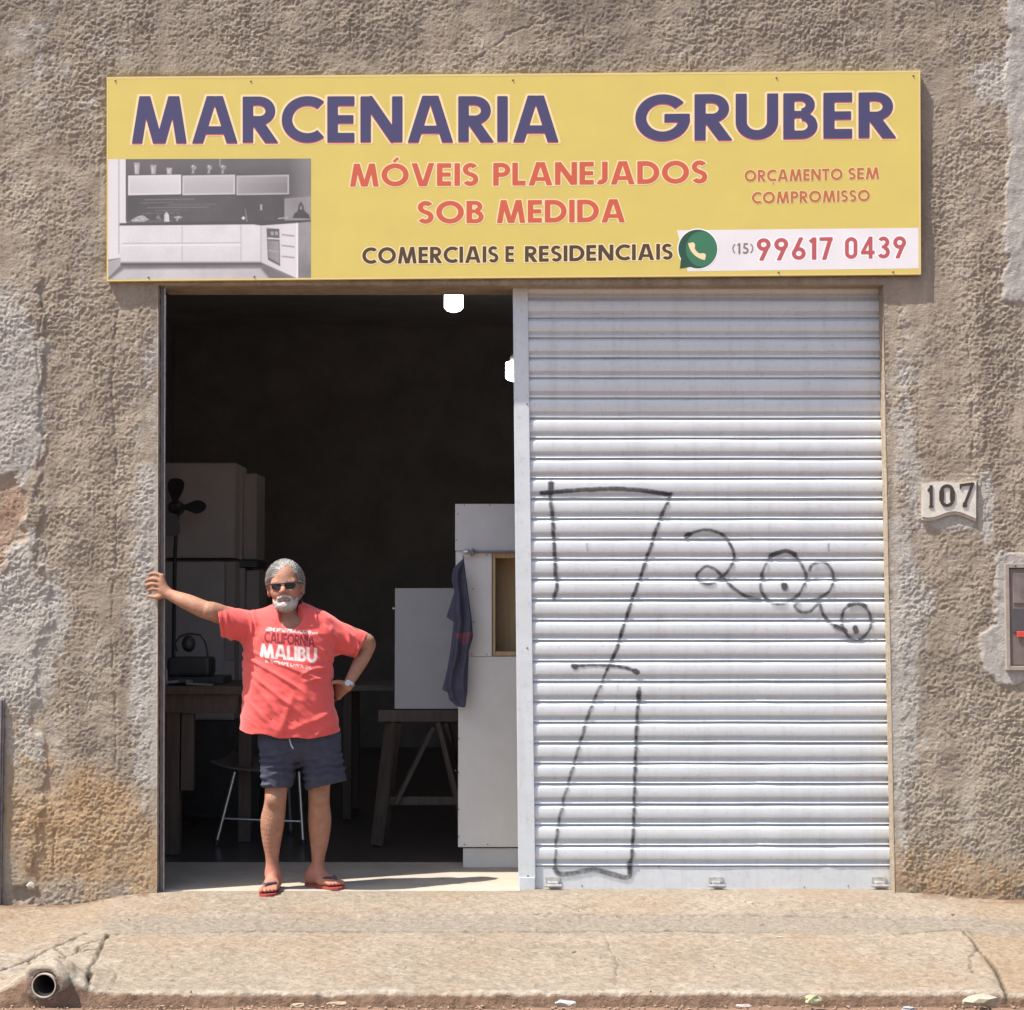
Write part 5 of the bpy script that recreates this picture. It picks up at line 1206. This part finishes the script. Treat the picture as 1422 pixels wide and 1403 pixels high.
def crease(p0, p1, wd, amp, along=None):
    vx, vy = p1[0]-p0[0], p1[1]-p0[1]; L = math.hypot(vx, vy); t = ((px_-p0[0])*vx+(py_-p0[1])*vy)/L/L; c = (-(px_-p0[0])*vy+(py_-p0[1])*vx)/L
    c = c+4*np.sin(t*3+p0[0]); return amp*np.exp(-(c/wd)**2)*sst(-.15, .15, t)*sst(1.15, .8, t)
dsp = np.zeros_like(px_)
for p0, p1, wd, am in (((338, 905), (420, 965), 3.5, .012), ((337, 918), (412, 990), 4, .013), ((339, 935), (398, 1015), 4.5, .012), ((350, 900), (445, 948), 3, .008), ((338, 960), (380, 1022), 4, .008),
   ((455, 925), (420, 940), 3, .008), ((460, 934), (425, 950), 3, .007), ((340, 850), (352, 880), 2.5, .008), ((348, 846), (368, 888), 2.5, .007), ((378, 852), (400, 880), 3, .008), ((452, 868), (460, 900), 3, .010), ((463, 870), (472, 895), 3, .009),
   ((478, 872), (486, 905), 3.2, .011), ((490, 880), (497, 908), 3, .008), ((462, 908), (500, 900), 3.5, .010), ((310, 850), (330, 905), 3, .011), ((320, 848), (338, 895), 3, .009), ((430, 885), (455, 905), 3.5, .006), ((460, 985), (400, 1020), 5, .007), ((470, 1000), (430, 1022), 4, .006), ((404, 960), (395, 1020), 6, .006)):
    dsp += crease(p0, p1, wd*.85, am*.8)
S_.F -= ((dsp-.004)*(.35+.65*front)).astype(np.float32)
S_.F -= (.0035*n2(px_, py_, 22, 4)+.0022*n2(px_*.8+py_*.6, (py_*.8-px_*.6)*2.2, 14, 6)).astype(np.float32)
hem = np.interp(px_, [325, 345, 400, 450, 480], [1011, 1016, 1024, 1022, 1011]).astype(np.float32)+1.2*np.sin(px_*.15)
S_.F = np.maximum(S_.F, (py_-hem+np.clip(y-YB, -.1, 1)*22)/263.0)
inner = S_.F+.012
S_.F = np.maximum(S_.F, -np.where(py_ > hem-22, np.maximum(torso(x, y, z)+.010, -((py_-hem)/263.0+.08)), 1))
e1_ = -((px_-304-(py_-860)*.12)/263.0); S_.F = np.maximum(S_.F, e1_)
S_.cone(A(270, 852, -.09), A(314, 864, -.045), .074, .068, .004, 's')
e2_ = ((px_-502.5)*.90+(py_-896.5)*.42)/263.0-.0; S_.F = np.maximum(S_.F, np.where(py_ < 940, e2_, -1))
S_.cone(A(518, 901, YB+.11), A(494, 894, YB+.08), .066, .062, .004, 's')
S_.cone(A(396, 820, YB-.09), A(404, 856, YB-.115), .062, .066, .006, 's'); S_.cone(A(399, 826, YB-.02), A(401, 852, YB-.0), .075, .072, .006, 's')
V_, Q_ = S_.mesh()
vx_, vy_ = proj(V_[:, 0], V_[:, 1], V_[:, 2]); frt = V_[:, 1] < YB-.03
def ink(s, x0_, x1_, tl, tr, bl, br, tr_=.05):
    W = sum(GL[c][0] for c in s)+tr_*(len(s)-1); t = (vx_-x0_)/(x1_-x0_); gx_ = t*W; b_ = bl+(br-bl)*t; tp = tl+(tr-tl)*t; gy_ = (b_-vy_)/(b_-tp)
    D = np.full(vx_.shape, 9.0); pen = 0
    for c in s: D = np.minimum(D, glyph_sdf(c, gx_-pen, gy_)); pen += GL[c][0]+tr_
    return sst(.05, -.03, D)*frt
calif = ink('CALIFORNIA', 367, 437, 877, 884, 892.5, 898.5)
malibu = ink('MALIBU', 361, 440, 894, 900.5, 912, 921)
l1 = (np.abs(vy_-(873.5+(vx_-369)*.08)) < 2.4)*(vx_ > 369)*(vx_ < 441)*(n2(vx_, vy_, 2.4, 5) > -.12)*frt*.75
l2 = (np.abs(vy_-(918+(vx_-368)*.15)) < 2.2)*(vx_ > 368)*(vx_ < 432)*(n2(vx_, vy_, 2.3, 9) > 0)*frt*.7
wht = np.maximum.reduce([malibu, l1, l2]); edge_ = np.clip(sst(.5, 0, np.abs(vy_-hem[0, 0, 0]*0-np.interp(vx_, [325, 345, 400, 450, 480], [1005, 1010, 1018, 1016, 1005]))), 0, 1)*.5
edge_ = np.maximum(edge_, .55*(np.abs(vx_-304-(vy_-860)*.12-5) < .9)*(vx_ < 330)); edge_ = np.maximum(edge_, .55*(np.abs((vx_-502.5)*.90+(vy_-896.5)*.42+5) < .9)*(vy_ < 930)*(vx_ > 480))
m_, nt, ln, b = new_mat('red_jersey'); tc0 = nt.new('ShaderNodeTexCoord'); n_ = noise(nt, ln, 14, 5, .6, tc0.outputs['Object']); n3_ = noise(nt, ln, 300, 2, .5, tc0.outputs['Object'])
c_ = mixc(nt, ln, ramp(nt, ln, n_.outputs['Fac'], .3, .7), (.60, .080, .075), (.67, .100, .090))
c_ = mixc(nt, ln, attr(nt, 'darkink'), c_, (.17, .022, .035)); c_ = mixc(nt, ln, attr(nt, 'whiteink'), c_, (.72, .60, .58)); c_ = mixc(nt, ln, attr(nt, 'hem'), c_, (.42, .04, .04))
ln.new(c_, b.inputs['Base Color']); b.inputs['Roughness'].default_value = .85; b.inputs['Sheen Weight'].default_value = .25; b.inputs['Specular IOR Level'].default_value = .2; bump(nt, ln, b, n3_.outputs['Fac'], .0008)
npmesh('t_shirt', V_, Q_, m_, man, attrs=dict(darkink=calif, whiteink=wht, hem=edge_))

# shorts
G_ = Field((at(350, 800, 0).x, -.14, at(400, 1102, 0).z), (at(492, 800, 0).x, .26, at(400, 1000, 0).z), .0042)
G_.ell(A(415, 1022, YB+.01), (.215, .130, .14), .03); G_.cone(A(388, 1030, YB), A(385, 1105, YB+.005), .108, .080, .03); G_.cone(A(443, 1030, YB+.02), A(455, 1105, YB+.06), .108, .112, .03)
x, y, z = np.meshgrid(*[(G_.o[i]+np.arange(G_.n[i])*G_.h).astype(np.float32) for i in range(3)], indexing='ij'); px_, py_ = proj(x, y, z)
d_ = .006*np.sin(py_*.62+.05*px_+2.2*n2(px_, py_, 18, 3))*sst(-.3, .4, n2(px_, py_*1.3, 26, 6)+.2)*sst(1030, 1050, py_)+.0035*n2(px_*.5, py_, 6, 9)
G_.F -= d_.astype(np.float32)
hm_ = np.where(px_ < 414, 1094+(385-px_)*.02, np.interp(px_, [425, 486], [1097.5, 1083]))
G_.F = np.maximum(G_.F, ((py_-hm_)/263.0).astype(np.float32)); G_.F = np.maximum(G_.F, (np.abs(px_-422)-64)/263)
G_.cone(A(384, 1130, YB+.0), A(384, 1107, YB-.0), .060, .060, .004, 's', 1.1); G_.cone(A(455, 1135, YB+.07), A(454, 1112, YB+.06), .090, .086, .004, 's', 1.0)
G_.F = np.maximum(G_.F, (-(np.abs(px_-414)-np.interp(py_, [1060, 1082, 1096], [-1, 4, 10]))/263).astype(np.float32))
V_, Q_ = G_.mesh()
M_nvy = mat('navy_shorts_cloth', (.050, .055, .085), .85, 0, .3, 30, .001, 250, .3, col2=(.036, .038, .058))
npmesh('shorts', V_, Q_, M_nvy, man)
m = MB(); m.tube([A(402, 1026, YB-.128), A(404, 1034, YB-.140), A(407, 1040, YB-.137)], .004, 6); m.build('drawstring', mat('pale_cord', (.4, .4, .45), .8), man)
# watch
wc = Vector(A(484.5, 950, YB+.022)); wd_ = (Vector(A(490, 938, YB+.045))-Vector(A(483, 951, YB+.02))).normalized()
m = MB(); m.tube([wc-wd_*.009, wc+wd_*.009], .0288, 24); m.build('watch_strap', M_latch, man, True)
fc = wc+Vector((-.004, -.026, .004)); m = MB(); m.tube([fc, fc+Vector((0, -.007, .002))], .0145, 20); m.build('watch_face', mat('watch_glass', (.45, .43, .42), .2, .4), man)
# flip-flops
M_sole = mat('red_rubber', (.33, .05, .045), .7, 0, .2, 30); M_strap = mat('navy_strap', (.045, .045, .07), .6)
for (hv, d, n_, L), gz in ((fR, -.004), (fL, .005)):
    t = bpy.data.objects.new('flip_flop', None); C.objects.link(t); t.parent = man; t.matrix_parent_inverse = Matrix.Translation(-Vector(man.location)); t.location = hv+Vector((0, 0, gz))
    def fixp(o): o.matrix_parent_inverse = Matrix.Translation(-Vector(t.location)); return o
    m = MB(); out = [(-.04, 0), (-.02, .022), (.08, .033), (.3, .032), (.5, .033), (.7, .046), (.85, .049), (.97, .040), (1.03, .020), (1.04, 0), (1.02, -.020), (.92, -.038), (.8, -.046), (.65, -.045), (.45, -.036), (.25, -.032), (.05, -.030), (-.02, -.018)]
    lo = [m.bm.verts.new(hv+d*(a_*L)+n_*b_+Vector((0, 0, gz+.001))) for a_, b_ in out]; hi = [m.bm.verts.new(v.co+Vector((0, 0, .013))) for v in lo]
    m.bm.faces.new(lo[::-1]); m.bm.faces.new(hi); k_ = len(out); [m.bm.faces.new((lo[i], lo[(i+1) % k_], hi[(i+1) % k_], hi[i])) for i in range(k_)]
    fixp(m.build('sole', M_sole, t))
    P_ = lambda a, b_, z_: hv+d*(a*L)+n_*b_+Vector((0, 0, gz+z_))
    for s_ in (1, -1):
        m = MB(); m.tube([P_(.82, .019, .040), P_(.76, .019+.006*s_, .056), P_(.66, .03*s_+.006, .058), P_(.52, .040*s_+.002, .045), P_(.40, .036*s_, .018)], [.0045, .006, .0065, .006, .005], 8); fixp(m.build('strap', M_strap, t, True))
# ================================================================== DRAIN PIPE AND LITTER
M_pvc = mat('worn_white_pvc', (.52, .47, .41), .6, 0, .3, 14, .001, 60, .4, col2=(.34, .28, .22)); M_pin = mat('shaded_pipe_inside', (.11, .085, .07), .9, 0, .3, 20)  # bore colour is dark brown to paint in the shade inside the pipe
dp = thing('drain_pipe', PIPE, 'short white plastic drain pipe poking out of the broken kerb', 'pipe')
m = MB(); n_ = 40; rg = []
for (yy, rr) in ((-1.845, .050), (-1.60, .052)): rg.append([m.bm.verts.new((PIPE.x+rr*math.cos(2*math.pi*k/n_), yy, PIPE.z+rr*math.sin(2*math.pi*k/n_))) for k in range(n_)])
for (yy, rr) in ((-1.60, .046), (-1.845, .0455)): rg.append([m.bm.verts.new((PIPE.x+rr*math.cos(2*math.pi*k/n_), yy, PIPE.z+rr*math.sin(2*math.pi*k/n_))) for k in range(n_)])
for a, b in ((0, 1), (2, 3), (3, 0)):
    for k in range(n_): m.bm.faces.new((rg[a][k], rg[a][(k+1) % n_], rg[b][(k+1) % n_], rg[b][k]))
m.build('pipe_ring', M_pvc, dp, True)
m = MB(); rg = [[m.bm.verts.new((PIPE.x+.0452*math.cos(2*math.pi*k/n_), yy, PIPE.z+.0452*math.sin(2*math.pi*k/n_))) for k in range(n_)] for yy in (-1.838, -1.61)]
for k in range(n_): m.bm.faces.new((rg[0][k], rg[0][(k+1) % n_], rg[1][(k+1) % n_], rg[1][k]))
m.bm.faces.new(rg[1]); m.build('pipe_bore', M_pin, dp, True, recalc=False)
cu_ = MB(); rgs = []
for j in range(9):
    ph_ = math.pi*j/8; row = []
    for k in range(48):
        a_ = 2*math.pi*k/48; w__ = .026*(1+.30*math.sin(3*a_+1)+.12*math.sin(5*a_+2)); rr = .0505+w__*(1-math.cos(ph_))*.75; yy = -1.80-(.034+.004*math.sin(4*a_))*math.sin(ph_)**.8
        row.append(cu_.bm.verts.new((PIPE.x+rr*math.cos(a_), yy+.03*(j == 8), PIPE.z+rr*math.sin(a_)*(1.0 if math.sin(a_) > 0 else .8))))
    rgs.append(row)
for p_, q_ in zip(rgs, rgs[1:]):
    for k in range(48): cu_.bm.faces.new((p_[k], p_[(k+1) % 48], q_[(k+1) % 48], q_[k]))
cu_.build('mortar_collar', mat('rough_mortar', (.33, .29, .235), .95, 0, .4, 18, .006, 70, .2, col2=(.20, .165, .125)), dp, True)
def crumple(name, px, py, Y_, w_, h__, col, label, cat, seed, group=None, z=None):
    p = at(px, py, Y_); rn = random.Random(seed); bm = bmesh.new(); bmesh.ops.create_icosphere(bm, subdivisions=2, radius=1)
    for v in bm.verts:
        q = v.co; f_ = 1+.25*math.sin(q.x*3+seed)*math.cos(q.y*3+seed*2)+.22*rn.uniform(-1, 1)
        v.co = Vector((q.x*f_*w_, q.y*f_*w_*.55, q.z*f_*h__))
    me = bpy.data.meshes.new(name); bm.to_mesh(me); bm.free(); me.materials.append(mat(name+'_colour', col, .8, 0, .3, 60))
    o = bpy.data.objects.new(name, me); C.objects.link(o); o.location = p; tag(o, label, cat, group); return o
crumple('plastic_scrap', 786, 1393, -1.90, .040, .010, (.36, .35, .35), 'flat white scrap of plastic at the foot of the kerb', 'litter', 3)
crumple('rag', 1130, 1389, -1.88, .038, .020, (.33, .34, .19), 'small yellowish green rag against the kerb', 'litter', 5)
crumple('paper_ball', 1362, 1390, -1.90, .065, .026, (.33, .29, .22), 'large crumpled cream paper at the right end of the kerb', 'litter', 8)
crumple('dry_leaf', 415, 1396, -1.92, .034, .008, (.30, .24, .16), 'pale dry leaf by the kerb, below the sandals', 'leaf', 11)
crumple('dry_leaf', 468, 1394, -1.92, .038, .009, (.28, .22, .15), 'broad pale leaf in the gutter beside the smaller leaf', 'leaf', 12)
crumple('paper_strip', 1033, 1397, -1.93, .030, .006, (.30, .27, .24), 'thin white strip of paper in the gutter', 'litter', 13)
crumple('plastic_scrap', 1262, 1401, -1.95, .024, .010, (.30, .30, .31), 'small whitish scrap at the bottom edge left of the paper ball', 'litter', 14)
crumple('plastic_bag', 42, 1230, -.03, .022, .018, (.42, .40, .37), 'white plastic scrap stuffed in the hole at the wall foot', 'litter', 17)
for i, (px, py, w_, c_, lab) in enumerate(((1043, 1254, .018, (.38, .35, .31), 'white chip of plaster in front of the shutter'), (1153, 1255, .007, (.38, .35, .31), 'tiny white crumb right of the plaster chip'), (1083, 1302, .016, (.36, .33, .28), 'pale paint flake below the concrete seam'), (1025, 1308, .016, (.36, .32, .27), 'pale flake just left of the other paint flake'), (1323, 1271, .010, (.22, .09, .06), 'small dark red stone near the right foot of the wall'), (797, 1323, .012, (.16, .12, .09), 'dark twig crumb on the middle of the pavement'))):
    q = at_ground((px, py)); o = crumple('chip' if i != 4 else 'stone', px, py, -1, w_, .004, c_, lab, 'chip' if i != 4 else 'stone', 20+i); o.location = (q[0], q[1], -.056*abs(q[1])+.003)
rn = random.Random(4); mg = MB()
for i in range(900):
    xg = rn.uniform(-3, 3); yg = KY-.03-abs(rn.gauss(0, .06)) if i < 600 else rn.uniform(KY, -.05); zg = -.152 if i < 600 else -.056*abs(yg)+.001
    r_ = rn.uniform(.002, .007 if i < 600 else .004); mg.box((xg, yg, zg), (r_*2, r_*1.5, r_), 0, Matrix.Rotation(rn.uniform(0, 3), 3, Vector((rn.random(), rn.random(), 1))))
tag(mg.build('grit', mat('grit_colour', (.36, .25, .17), .95, 0, .5, 80, col2=(.14, .09, .06))), 'loose grit and soil lying along the kerb and pavement', 'grit', kind='stuff')
